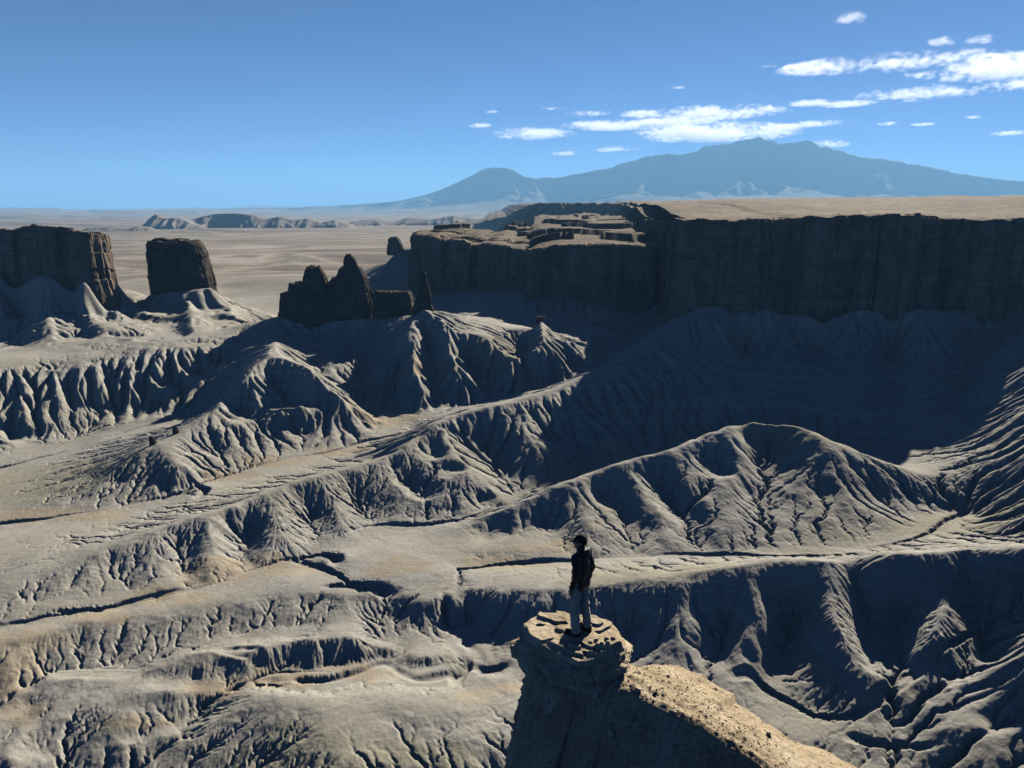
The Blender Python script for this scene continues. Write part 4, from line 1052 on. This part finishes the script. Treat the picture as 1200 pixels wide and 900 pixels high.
CREST = np.array([(*at_y(690, 770, 11.55)[:2], -7.6), at_y(722, 795, 11.25), at_y(775, 822, 10.85), at_y(830, 852, 10.5), at_y(880, 882, 10.25), at_y(930, 912, 10.0), (4.4, 9.2, -8.9), (5.6, 7.4, -8.9), (6.6, 4.6, -7.4), (6.4, 1.0, -4.6), (5.2, -3.0, -2.2), (3.0, -7.0, -1.9), (-2, -12, -1.9), (-20, -60, -6.0)])
def spur_height(X, Y):
    best = np.full(X.shape, 1e9); zc = np.zeros(X.shape); sg = np.zeros(X.shape); first = True
    for a, b in zip(CREST[:-1], CREST[1:]):
        d = b[:2]-a[:2]; L2 = d@d
        t = np.clip(((X-a[0])*d[0]+(Y-a[1])*d[1])/L2, 0, 1)
        qx = a[0]+d[0]*t; qy = a[1]+d[1]*t; ds = np.hypot(X-qx, Y-qy)
        m = ds < best; best = np.where(m, ds, best); zc = np.where(m, a[2]+(b[2]-a[2])*t, zc)
        sg = np.where(m, d[0]*(Y-a[1])-d[1]*(X-a[0]), sg)
        if first:
            raw = ((X-a[0])*d[0]+(Y-a[1])*d[1])/math.sqrt(L2); sg = np.where(raw < 0, -9*np.abs(raw)*3, sg); first = False
    right = smooth(-.5, .5, sg/np.maximum(best, .3)*.6)     # + : the sunny side, away from the viewer
    dn = best
    s_lit = np.interp(dn, [0, .3, 1.3, 3.0, 5.0, 12, 300], [0, .05, .42, 1.35, 3.6, 14.5, 330])
    s_dark = np.interp(dn, [0, .12, .5, 2, 10, 300], [0, .05, .55, 3.4, 20, 420])
    h = zc - (s_lit*right + s_dark*(1-right))
    k = np.clip(dn/2, .25, 1)
    h = h + .16*fbm(X*.9, Y*.9, 3.3, o=4)*k + .06*fbm(X*3.3, Y*3.3, 1.3, o=4) + np.clip(dn-3, 0, 20)*.25*fbm(X*.22, Y*.22, 8.1, o=4)
    d1, d2, cid = worley(X/.10, Y/.10, 7); h = h + .025*(1-smooth(.1, .5, d1))*(_G[cid, 0] > .5)
    d1, d2, cid = worley(X/.26, Y/.26, 1); h = h + .02*(1-smooth(.1, .45, d1))*(_G[cid, 1] > .7)
    d1, d2, cid = worley(X/.045, Y/.045, 3); h = h + .012*(1-smooth(.1, .5, d1))
    return h
def build_spur():
    def axis(lo, hi, f0, f1, st):
        core = np.arange(f0, f1, st); out = [core]
        g = [f1]; w = st
        while g[-1] < hi: w *= 1.12; g.append(g[-1]+w)
        l = [f0]; w = st
        while l[-1] > lo: w *= 1.12; l.append(l[-1]-w)
        return np.concatenate([np.array(l[1:])[::-1], core, g])
    xs = axis(-90, 110, -.6, 7.0, .022); ys = axis(-110, 90, 8.9, 13.6, .022)
    X, Y = np.meshgrid(xs, ys)
    h = np.maximum(spur_height(X, Y), -162)
    P = np.stack([X, Y, h+ZC], -1)
    tag(link('spur', grid_mesh('spur', P), M_spur), kind='structure')
def stone_mesh(seed, sub=2):
    bm = bmesh.new(); bmesh.ops.create_icosphere(bm, subdivisions=sub, radius=1)
    r = np.random.default_rng(seed); ax = r.uniform(.65, 1.25, 3)*np.array([1.1, 1, .7])
    cuts = [(v/np.linalg.norm(v), r.uniform(.5, .85)) for v in r.normal(size=(9, 3))]
    for v in bm.verts:
        p = np.array(v.co)
        for n_, d_ in cuts:
            e = p@n_-d_
            if e > 0: p = p-n_*e
        v.co = Vector(p*ax*(1+.08*r.normal()))
    return bm
def build_stones():
    # loose gravel over the sunny talus and in the dirt of the spur: one sheet of many small stones
    r = np.random.default_rng(5); base = [stone_mesh(40+i, 1) for i in range(6)]
    V = []; Fc = []; off = 0
    N = 2300
    tt = r.uniform(0, 1, N)**.9; seg = CREST[:6]
    xs = []; 
    for k in range(N):
        f = tt[k]*4.6; i = int(f); p = seg[i]+(seg[min(i+1, 5)]-seg[i])*(f-i)
        d = r.normal(0, .9); 
        xs.append((p[0]+r.normal(0, .25)+.35*d, p[1]+d*.9))
    xs = np.array(xs); hz = spur_height(xs[:, 0], xs[:, 1])
    for k in range(N):
        s_ = .007+.018*r.random()**3+(.02 if r.random() < .02 else 0)
        bm = base[k % 6]; R_ = Matrix.Rotation(r.uniform(0, 6.28), 3, 'Z') @ Matrix.Rotation(r.uniform(-.5, .5), 3, 'X')
        for v in bm.verts:
            q = R_ @ v.co
            V.append((xs[k, 0]+q.x*s_, xs[k, 1]+q.y*s_, hz[k]+ZC+.2*s_+q.z*s_))
        for f in bm.faces: Fc.append([off+v.index for v in f.verts])
        off += len(bm.verts)
    me = bpy.data.meshes.new('gravel'); me.from_pydata(V, [], Fc)
    tag(link('gravel', me, M_spur), kind='stuff')
    # a few stones large enough to pick out
    spots = [(745, 806, .11, 'pale blocky stone lodged against the right foot of the pinnacle'),
             (768, 812, .045, 'small tan stone just right of the pinnacle foot on the sunny slope'),
             (790, 834, .085, 'pale stone on the crest where sunlight meets shade'),
             (742, 842, .07, 'grey stone set in the dark bank below the pinnacle'),
             (716, 860, .06, 'small pale stone in the shaded bank under the pinnacle'),
             (828, 884, .08, 'bright stone in the dark bank near the bottom edge'),
             (900, 862, .06, 'small stone far down the sunlit slope of the spur')]
    for k, (px, py, s_, lab) in enumerate(spots):
        # march along the sight line to the spur surface
        ys = np.linspace(8.5, 13.5, 900); q = np.array([at_y(px, py, y) for y in ys]); hh = spur_height(q[:, 0], q[:, 1])
        i = np.argmax(hh > q[:, 2]); p = q[i]
        bm = stone_mesh(70+k, 3); me = bpy.data.meshes.new('stone'); bmesh.ops.scale(bm, vec=(s_, s_, s_), verts=bm.verts); bm.to_mesh(me)
        o = link('stone', me, M_sand); o.location = (p[0], p[1]-.02, hh[i]+ZC+.25*s_); o.rotation_euler = (.2*k, .1*k, 1.3*k)
        tag(o, lab, 'stone')
C0 = build_pinnacle()
build_spur()
build_stones()
print('pinnacle', YF, ZTOP, time.time()-T0)
# ------------------------------------------------------------------ clouds and air
CLOUDS = [ # px, py, width px, height px, label
 (842, 132, 118, 15, 'long flat cloud bank high above the tallest summit'), (735, 147, 130, 11, 'wide thin cloud left of the main bank above the mountain'),
 (835, 156, 150, 19, 'broad white cloud sitting just over the highest summit'), (752, 134, 46, 8, 'small puffy cloud at the upper left of the main bank'),
 (690, 133, 42, 6, 'thin slanting wisp at the left end of the main bank'), (622, 157, 78, 11, 'solitary oval cloud above the lower left peak'),
 (575, 131, 13, 3, 'tiny white speck of cloud above the left peak'), (562, 147, 24, 5, 'small pale cloud left of the oval cloud'),
 (664, 180, 34, 5, 'small low wisp above the left shoulder of the mountain'), (722, 175, 40, 7, 'faint low wisp under the main cloud bank'),
 (800, 141, 70, 9, 'soft middle lobe of the cloud bank over the summit'),(905, 150, 36, 7, 'thin trailing cloud at the right end of the summit bank'),
 (795, 103, 20, 4, 'tiny lone cloud above the main bank'), (995, 22, 28, 12, 'small bright cloud near the top of the sky'),
 (1042, 74, 180, 18, 'long bright cloud streak at the upper right'), (1172, 80, 124, 26, 'large white cloud cut by the right edge'),
 (1104, 107, 140, 14, 'flat long cloud below the upper right streak'), (1145, 47, 42, 9, 'small cloud above the right streak near the corner'),
 (1104, 49, 28, 10, 'little puff left of the upper right small cloud'), (1075, 88, 34, 9, 'grey puff hanging under the long right streak'),
 (950, 121, 46, 7, 'small flat cloud left of its twin over the right summit'), (996, 122, 50, 7, 'small flat cloud right of its twin over the right summit'),
 (900, 78, 20, 4, 'faint wisp at the left of the upper right streak'), (930, 78, 24, 5, 'small wisp touching the left of the upper right streak'),
 (1062, 118, 44, 5, 'narrow wisp under the flat long cloud'), (972, 169, 34, 10, 'low puff rising behind the right summit'),
 (960, 145, 56, 7, 'thin broken cloud above the right summit'), (1184, 156, 34, 5, 'small low cloud at the right edge'),
 (1140, 137, 18, 4, 'tiny low wisp over the right slope'), (1083, 146, 22, 4, 'pale low wisp over the right foothills'),
 (1040, 145, 18, 4, 'very small pale wisp over the right shoulder'), (1180, 100, 60, 12, 'lower lobe of the large cloud at the right edge'),
 (925, 248-100, 26, 5, 'faint shred of cloud right of the summit bank'), (648, 127, 22, 3, 'hair thin wisp above the oval cloud'),
]
def cloud_material():
    m = bpy.data.materials.new('cloud_vapour'); m.use_nodes = True; nt = m.node_tree; nt.nodes.clear()
    out = nt.nodes.new('ShaderNodeOutputMaterial'); vol = nt.nodes.new('ShaderNodeVolumePrincipled')
    vol.inputs['Color'].default_value = (1, 1, 1, 1); vol.inputs['Anisotropy'].default_value = .35
    tc = nt.nodes.new('ShaderNodeTexCoord'); geo = nt.nodes.new('ShaderNodeNewGeometry')
    def mth(op, a, b=None, clamp=False):
        nd = nt.nodes.new('ShaderNodeMath'); nd.operation = op; nd.use_clamp = clamp
        for i, v in enumerate((a, b)):
            if v is None: continue
            if hasattr(v, 'is_linked'): nt.links.new(v, nd.inputs[i])
            else: nd.inputs[i].default_value = v
        return nd.outputs[0]
    ln = nt.nodes.new('ShaderNodeVectorMath'); ln.operation = 'LENGTH'; nt.links.new(tc.outputs['Object'], ln.inputs[0])
    mp = nt.nodes.new('ShaderNodeMapping'); mp.inputs['Scale'].default_value = (.006, .006, .0095); nt.links.new(geo.outputs['Position'], mp.inputs[0])
    ns = nt.nodes.new('ShaderNodeTexNoise'); ns.inputs['Scale'].default_value = 1; ns.inputs['Detail'].default_value = 7; ns.inputs['Roughness'].default_value = .55
    nt.links.new(mp.outputs[0], ns.inputs['Vector'])
    mp2 = nt.nodes.new('ShaderNodeMapping'); mp2.inputs['Scale'].default_value = (.0009, .0006, .002); nt.links.new(geo.outputs['Position'], mp2.inputs[0])
    n2 = nt.nodes.new('ShaderNodeTexNoise'); n2.inputs['Scale'].default_value = 1; n2.inputs['Detail'].default_value = 3; nt.links.new(mp2.outputs[0], n2.inputs['Vector'])
    f = mth('SUBTRACT', 1.0, ln.outputs['Value'])
    v = mth('ADD', mth('MULTIPLY', f, .62), mth('MULTIPLY', mth('SUBTRACT', ns.outputs['Fac'], .5), 2.2))
    v = mth('ADD', v, mth('MULTIPLY', mth('SUBTRACT', n2.outputs['Fac'], .5), 1.5))
    v = mth('SUBTRACT', v, .24)
    edge = mth('MULTIPLY', f, 6.0, True)
    d = mth('MULTIPLY', mth('MULTIPLY', mth('MULTIPLY', v, 3.0, True), edge), CLOUD_DENS)
    nt.links.new(d, vol.inputs['Density']); nt.links.new(vol.outputs[0], out.inputs['Volume'])
    return m
CLOUD_DENS = .0022
def build_clouds():
    m = cloud_material()
    for k, (px, py, w, h, lab) in enumerate(CLOUDS):
        p = at_z(px, py, 2480.0 + 25*(k % 5)); d = p[1]
        bm = bmesh.new(); bmesh.ops.create_icosphere(bm, subdivisions=3, radius=1.0)
        for v in bm.verts:                      # flat-based, lumpy bank
            q = v.co.copy(); a = 1 + .12*float(perlin(q.x*1.7+k*3.1, q.y*1.7, q.z*1.7))
            if q.z < 0: q.z *= .75
            v.co = q*a
        me = bpy.data.meshes.new('cloud'); bm.to_mesh(me)
        o = link('cloud', me, m); o.location = (p[0], p[1], p[2]+ZC)
        sx = w/F*d*.62; el = math.atan2(p[2], p[1])
        hh = h/F*d*.62
        # a layer seen from below: part of its apparent height is its depth
        sy = max(.5*sx, min(1.2*sx, hh/math.tan(el)*.35*2)) ; sz = max(hh*.9, 45)
        o.scale = (sx*1.15, sy, sz); o.rotation_euler = (0, 0, -math.atan2(p[0], p[1]))
        tag(o, lab, 'cloud', 'fair weather clouds over the mountain')
HAZE_DENS = 3.4e-5
def build_haze():
    me = bpy.data.meshes.new('haze')
    x, y0, y1, z0, z1 = 210000., -3000., 75000., -420., 2330.
    v = [(-x, y0, z0), (x, y0, z0), (x, y1, z0), (-x, y1, z0), (-x, y0, z1), (x, y0, z1), (x, y1, z1), (-x, y1, z1)]
    me.from_pydata([(a, b, c+ZC) for a, b, c in v], [], [(3, 2, 1, 0), (4, 5, 6, 7), (0, 1, 5, 4), (1, 2, 6, 5), (2, 3, 7, 6), (3, 0, 4, 7)])
    m = bpy.data.materials.new('desert_air'); m.use_nodes = True; nt = m.node_tree; nt.nodes.clear()
    out = nt.nodes.new('ShaderNodeOutputMaterial'); vol = nt.nodes.new('ShaderNodeVolumePrincipled')
    vol.inputs['Color'].default_value = (.27, .60, 1.0, 1); vol.inputs['Density'].default_value = HAZE_DENS; vol.inputs['Anisotropy'].default_value = .1
    nt.links.new(vol.outputs[0], out.inputs['Volume'])
    tag(link('haze', me, m), kind='stuff')
build_clouds()
build_haze()
# ------------------------------------------------------------------ the standing person
def surface_net(f, lo, hi, res):
    lo = np.array(lo, float); hi = np.array(hi, float); n = np.ceil((hi-lo)/res).astype(int)+1
    ax = [lo[i]+res*np.arange(n[i]) for i in range(3)]
    X, Y, Z = np.meshgrid(*ax, indexing='ij'); V = f(X, Y, Z)
    ins = V < 0
    c = [(i, j, k) for i in (0, 1) for j in (0, 1) for k in (0, 1)]
    sl = lambda a, o: a[o[0]:a.shape[0]-1+o[0], o[1]:a.shape[1]-1+o[1], o[2]:a.shape[2]-1+o[2]]
    cnt = sum(sl(ins, o).astype(int) for o in c); act = (cnt > 0) & (cnt < 8)
    P = np.zeros(act.shape+(3,)); W = np.zeros(act.shape)
    for a in c:
        for d in range(3):
            if a[d] == 0:
                b = list(a); b[d] = 1; va = sl(V, a); vb = sl(V, b)
                m = (va < 0) != (vb < 0)
                t = np.where(m, va/np.where(m, va-vb, 1), 0)
                for q in range(3):
                    P[..., q] += np.where(m, a[q]+(t if q == d else 0), 0)
                W += m
    P = P/np.maximum(W, 1)[..., None]
    id_ = -np.ones(act.shape, int); id_[act] = np.arange(act.sum())
    I = np.argwhere(act); verts = (I+P[act])*res+lo
    faces = []
    for d in range(3):
        u, v = [(1, 2), (2, 0), (0, 1)][d]
        A = np.take(ins, range(0, n[d]-1), d); B = np.take(ins, range(1, n[d]), d)
        E = np.argwhere(A != B)
        E = E[(E[:, u] > 0) & (E[:, v] > 0) & (E[:, u] < n[u]-1) & (E[:, v] < n[v]-1)]
        fl = A[tuple(E.T)]
        q = []
        for du, dv in ((-1, -1), (0, -1), (0, 0), (-1, 0)):
            e = E.copy(); e[:, u] += du; e[:, v] += dv; q.append(id_[tuple(e.T)])
        q = np.stack(q, 1); q[~fl] = q[~fl][:, ::-1]; faces.append(q)
    return verts, np.concatenate(faces)
def cap_(p, a, b, ra, rb):
    a = np.array(a); b = np.array(b); d = b-a
    t = np.clip(((p[0]-a[0])*d[0]+(p[1]-a[1])*d[1]+(p[2]-a[2])*d[2])/(d@d), 0, 1)
    return np.sqrt((p[0]-a[0]-d[0]*t)**2+(p[1]-a[1]-d[1]*t)**2+(p[2]-a[2]-d[2]*t)**2)-(ra+(rb-ra)*t)
def ell(p, c, r):
    q = [(p[i]-c[i])/r[i] for i in range(3)]; k = np.sqrt(q[0]**2+q[1]**2+q[2]**2)
    return (k-1)*min(r)
def sm(a, b, k):
    h = np.clip(.5+.5*(b-a)/k, 0, 1); return b+(a-b)*h-k*h*(1-h)
def build_person():
    root = empty('person', (FOOT[0], FOOT[1], ZTOP+ZC))
    root.rotation_euler = (0, 0, math.radians(142))
    tag(root, 'person in dark hooded jacket, khaki trousers and dark cap standing on the pinnacle', 'person')
    HA = math.radians(36)
    def headspace(X, Y, Z):           # the head is turned to the left
        c, s = math.cos(-HA), math.sin(-HA); x = X+.0; 
        return c*x-s*Y, s*x+c*Y, Z
    J = {}
    for s in (1, -1):
        J[s] = dict(sh=(-.01, .178*s, 1.425), el=(-.06, (.236 if s > 0 else .255)*s, 1.14), wr=((.03 if s > 0 else .0), (.225 if s > 0 else .25)*s, .905), hip=(0, .092*s, .93), kn=(.05 if s > 0 else -.005, (.105 if s > 0 else .12)*s, .50), an=(.005 if s > 0 else -.07, (.108 if s > 0 else .14)*s, .10))
    def hand(p, s):
        w = np.array(J[s]['wr']); d = None
        palm = cap_(p, w, w+[.02, -.004*s, -.085], .026, .030)
        palm = np.maximum(palm, np.abs(p[1]-(w[1]-.003*s))-.019)
        d = palm
        for i, (ox, L) in enumerate(((.030, .078), (.011, .088), (-.008, .080), (-.026, .062))):
            k0 = w+[.02+ox*.9, -.004*s, -.085]; k1 = k0+[.004, -.006*s, -L*.5]; k2 = k1+[.002, -.022*s, -L*.42]
            d = sm(d, np.minimum(cap_(p, k0, k1, .0095, .0085), cap_(p, k1, k2, .0085, .0072)), .006)
        t0 = w+[.022, 0, -.03]; t1 = t0+[.032, -.008*s, -.035]; t2 = t1+[.008, -.012*s, -.032]
        return sm(d, np.minimum(cap_(p, t0, t1, .013, .0105), cap_(p, t1, t2, .0105, .0085)), .008)
    def body(X, Y, Z):
        p = (X, Y, Z)
        d = ell(p, (0, 0, 1.25), (.10, .155, .25)); d = sm(d, ell(p, (-.005, 0, .99), (.10, .145, .14)), .08)
        d = sm(d, cap_(p, (-.01, 0, 1.42), (.012, 0, 1.56), .058, .052), .04)
        for s in (1, -1):
            j = J[s]
            d = sm(d, cap_(p, j['hip'], j['kn'], .078, .05), .04); d = sm(d, cap_(p, j['kn'], j['an'], .05, .036), .02)
            d = sm(d, cap_(p, j['an'], (j['an'][0]+.13, j['an'][1]+.02*s, .045), .034, .03), .02)
            d = sm(d, cap_(p, (-.01, .10*s, 1.43), j['sh'], .05, .05), .04)
            d = sm(d, cap_(p, j['sh'], j['el'], .048, .038), .02); d = sm(d, cap_(p, j['el'], j['wr'], .037, .025), .015)
            d = sm(d, hand(p, s), .012)
        q = headspace(X-.02, Y, Z)
        h = ell(q, (-.005, 0, 1.655), (.098, .076, .105)); h = sm(h, ell(q, (.03, 0, 1.60), (.062, .056, .072)), .03)
        h = sm(h, cap_(q, (.085, 0, 1.655), (.108, 0, 1.622), .011, .015), .012)           # nose
        h = sm(h, ell(q, (.072, 0, 1.553), (.026, .028, .02)), .015)                         # chin
        h = sm(h, np.minimum(ell(q, (.084, 0, 1.592), (.014, .026, .007)), ell(q, (.083, 0, 1.581), (.014, .022, .007))), .005)
        for s in (1, -1):
            h = sm(h, ell(q, (-.005, .076*s, 1.635), (.02, .012, .032)), .008)               # ears
            h = np.maximum(h, -ell(q, (.094, .031*s, 1.657), (.014, .018, .011)))            # eye sockets
            h = np.minimum(h, ell(q, (.080, .031*s, 1.656), (.012, .013, .0115)))            # eyes
            h = sm(h, ell(q, (.088, .03*s, 1.678), (.010, .022, .006)), .006)
        return sm(d, h, .03)
    def make(name, f, lo, hi, res, mat, parent=root):
        v, q = surface_net(f, lo, hi, res)
        me = bpy.data.meshes.new(name); me.from_pydata(v.tolist(), [], q.tolist())
        me.polygons.foreach_set('use_smooth', np.full(len(me.polygons), True, bool))
        return link(name, me, mat, parent)
    def simple(name, col, rough, bumps=(60, .3, .004)):
        t = NT(name); t.b.inputs['Roughness'].default_value = rough
        P = t.n('ShaderNodeTexCoord').outputs['Object']
        n = t.noise(P, 14, 4, .6)
        c = t.mix(t.ramp(n, [(.35, (0, 0, 0)), (.7, (.45, .45, .45))]), col, tuple(.62*x for x in col))
        return t.done(c, t.bump(t.noise(P, bumps[0], 4), bumps[1], bumps[2]))
    skin = simple('skin', (.40, .25, .18), .6); jac = simple('dark_nylon', (.028, .031, .042), .5); khaki = simple('khaki_cotton', (.56, .49, .375), .9)
    shoe = simple('dark_leather', (.02, .017, .015), .7); capm = simple('dark_cap_cloth', (.035, .032, .034), .9); hair = simple('dark_hair', (.018, .013, .01), .8, (120, .6, .006))
    sole = simple('shoe_rubber', (.05, .045, .04), .8)
    make('body', body, (-.2, -.32, -.0), (.24, .32, 1.80), .0065, skin)
    def jacket(X, Y, Z):
        p = (X, Y, Z); wr = .010*perlin(X*14, Y*14, Z*26)+.016*perlin(X*6, Y*6+3, Z*9)
        d = ell(p, (-.005, 0, 1.27), (.118, .168, .24)); d = sm(d, cap_(p, (0, -.06, .92), (0, .06, .92), .130, .130), .09)
        d = sm(d, cap_(p, (-.005, -.07, 1.1), (-.005, .07, 1.1), .122, .122), .06)
        for s in (1, -1):
            j = J[s]; d = sm(d, cap_(p, (-.01, .09*s, 1.44), j['sh'], .064, .068), .05)
            d = sm(d, cap_(p, j['sh'], j['el'], .068, .056), .025)
            e = np.array(j['el']); w = np.array(j['wr'])
            d = sm(d, cap_(p, e, e+(w-e)*.96, .056, .043), .02)
        d = np.maximum(d, .835+.01*np.sin(Y*18)-Z)
        # collar and hood lying on the back
        d = sm(d, np.maximum(cap_(p, (-.012, 0, 1.44), (0, 0, 1.535), .085, .078), -cap_(p, (-.0, 0, 1.5), (.02, 0, 1.62), .062, .068)), .03)
        hd = ell(p, (-.095, 0, 1.465), (.062, .115, .085)); hd = sm(hd, ell(p, (-.06, .075, 1.50), (.06, .045, .05)), .04); hd = sm(hd, ell(p, (-.06, -.075, 1.50), (.06, .045, .05)), .04)
        d = sm(d, hd, .03)
        d = np.maximum(d, -cap_(p, (.0, 0, 1.52), (.02, 0, 1.66), .064, .085))
        return d+wr
    make('jacket', jacket, (-.26, -.36, .8), (.22, .36, 1.6), .0085, jac)
    def trousers(X, Y, Z):
        p = (X, Y, Z); d = cap_(p, (0, -.055, .93), (0, .055, .93), .118, .118)
        for s in (1, -1):
            j = J[s]; wv = .009*perlin(X*10, Y*10+s, Z*20)+.020*perlin(X*4, Y*4+s, Z*13)*(1-smooth(.5, .95, Z))+.014*np.sin(Z*62)*(1-smooth(.1, .34, Z))*smooth(.05, .09, Z)*.5
            l = sm(cap_(p, j['hip'], j['kn'], .105, .078), cap_(p, j['kn'], (j['an'][0]-.005, j['an'][1], .075), .078, .072), .03)+wv
            d = sm(d, l, .03)
        return np.maximum(np.maximum(d, .055-Z), Z-1.0)
    make('trousers', trousers, (-.2, -.28, .03), (.2, .28, 1.03), .0085, khaki)
    for s in (1, -1):
        j = J[s]; a = j['an']; yaw = .25*s
        def boot(X, Y, Z, sole_=False):
            x = (X-a[0])*math.cos(yaw)+(Y-a[1])*math.sin(yaw); y = -(X-a[0])*math.sin(yaw)+(Y-a[1])*math.cos(yaw)
            q = (x, y, Z)
            w = .050+.006*np.cos((x-.1)*14)
            if sole_:
                return np.maximum(np.maximum(np.maximum(np.abs(y)-w, np.abs(Z-.011)-.013), np.abs(x-.065)-.150), np.hypot(np.clip(np.abs(x-.065)-.10, 0, 1), y)-.052)
            d = sm(cap_(q, (-.04, 0, .055), (.15, 0, .045), .047, .042), cap_(q, (-.005, 0, .06), (-.005, 0, .135), .052, .05), .04)
            return np.maximum(d, .014-Z)
        b = make('boot', boot, (a[0]-.16, a[1]-.16, -.01), (a[0]+.3, a[1]+.16, .22), .007, shoe)
        make('sole', lambda X, Y, Z: boot(X, Y, Z, True), (a[0]-.16, a[1]-.16, -.012), (a[0]+.3, a[1]+.16, .05), .007, sole, b)
    def hair_(X, Y, Z):
        q = headspace(X-.02, Y, Z); d = ell(q, (-.012, 0, 1.655), (.104, .084, .11))
        d = np.maximum(d, q[0]-.028-.25*(Z-1.66)); return np.maximum(d, 1.575-.3*q[0]-Z)+.004*perlin(X*40, Y*40, Z*20)
    make('hair', hair_, (-.16, -.14, 1.5), (.18, .14, 1.8), .007, hair)
    def cap(X, Y, Z):
        q = headspace(X-.02, Y, Z)
        d = ell(q, (-.006, 0, 1.675), (.110, .089, .105)); d = np.maximum(d, 1.69-.02*q[0]-Z)
        br = np.maximum((np.hypot((q[0]-.085)/.100, q[1]/.078)-1)*.08, np.abs(Z-1.692+.30*(q[0]-.1)+1.6*q[1]**2)-.0075)
        br = np.maximum(br, .05-q[0])
        d = sm(d, br, .008); return np.minimum(d, ell(q, (-.006, 0, 1.781), (.010, .010, .006)))
    make('cap', cap, (-.2, -.2, 1.6), (.26, .26, 1.82), .0055, capm)
build_person()
print('person', time.time()-T0)
# ------------------------------------------------------------------ light, sky, camera
SUN_EL = math.radians(26.5); SUN_AZ = math.radians(29)      # azimuth measured to the right of straight ahead
def lighting():
    w = bpy.data.worlds.new('World'); SC.world = w; w.use_nodes = True
    nt = w.node_tree; bg = nt.nodes['Background']
    sky = nt.nodes.new('ShaderNodeTexSky'); sky.sky_type = 'NISHITA'; sky.sun_disc = False
    sky.sun_elevation = SUN_EL; sky.sun_rotation = SUN_AZ
    sky.altitude = 2000; sky.air_density = .38; sky.dust_density = .12; sky.ozone_density = 9.5
    nt.links.new(sky.outputs[0], bg.inputs[0]); bg.inputs[1].default_value = SKY_STRENGTH
    L = bpy.data.lights.new('sun', 'SUN'); L.energy = SUN_STRENGTH; L.angle = math.radians(.53); L.color = (1, .91, .77)
    o = bpy.data.objects.new('sun', L); COL.objects.link(o); o.location = (0, 0, 400)
    d = Vector((math.sin(SUN_AZ)*math.cos(SUN_EL), math.cos(SUN_AZ)*math.cos(SUN_EL), math.sin(SUN_EL)))
    o.rotation_euler = d.to_track_quat('Z', 'Y').to_euler()
    c = bpy.data.cameras.new('camera'); co = bpy.data.objects.new('camera', c); COL.objects.link(co); SC.camera = co
    c.sensor_width = 36; c.lens = 36*F/1200; c.clip_start = .1; c.clip_end = 200000
    co.location = (0, 0, ZC); co.rotation_euler = (math.pi/2 - PITCH, 0, 0)
    vs = SC.view_settings; vs.view_transform = 'Standard'; vs.look = 'None'; vs.gamma = 1; vs.exposure = EXPOSURE; vs.use_curve_mapping = False
    SC.cycles.max_bounces = 6; SC.cycles.volume_bounces = 4; SC.cycles.volume_step_rate = .3; SC.cycles.diffuse_bounces = 0
SKY_STRENGTH = .05; SUN_STRENGTH = 5.0; EXPOSURE = 1.0
build_ground()
lighting()
print('done', time.time()-T0)
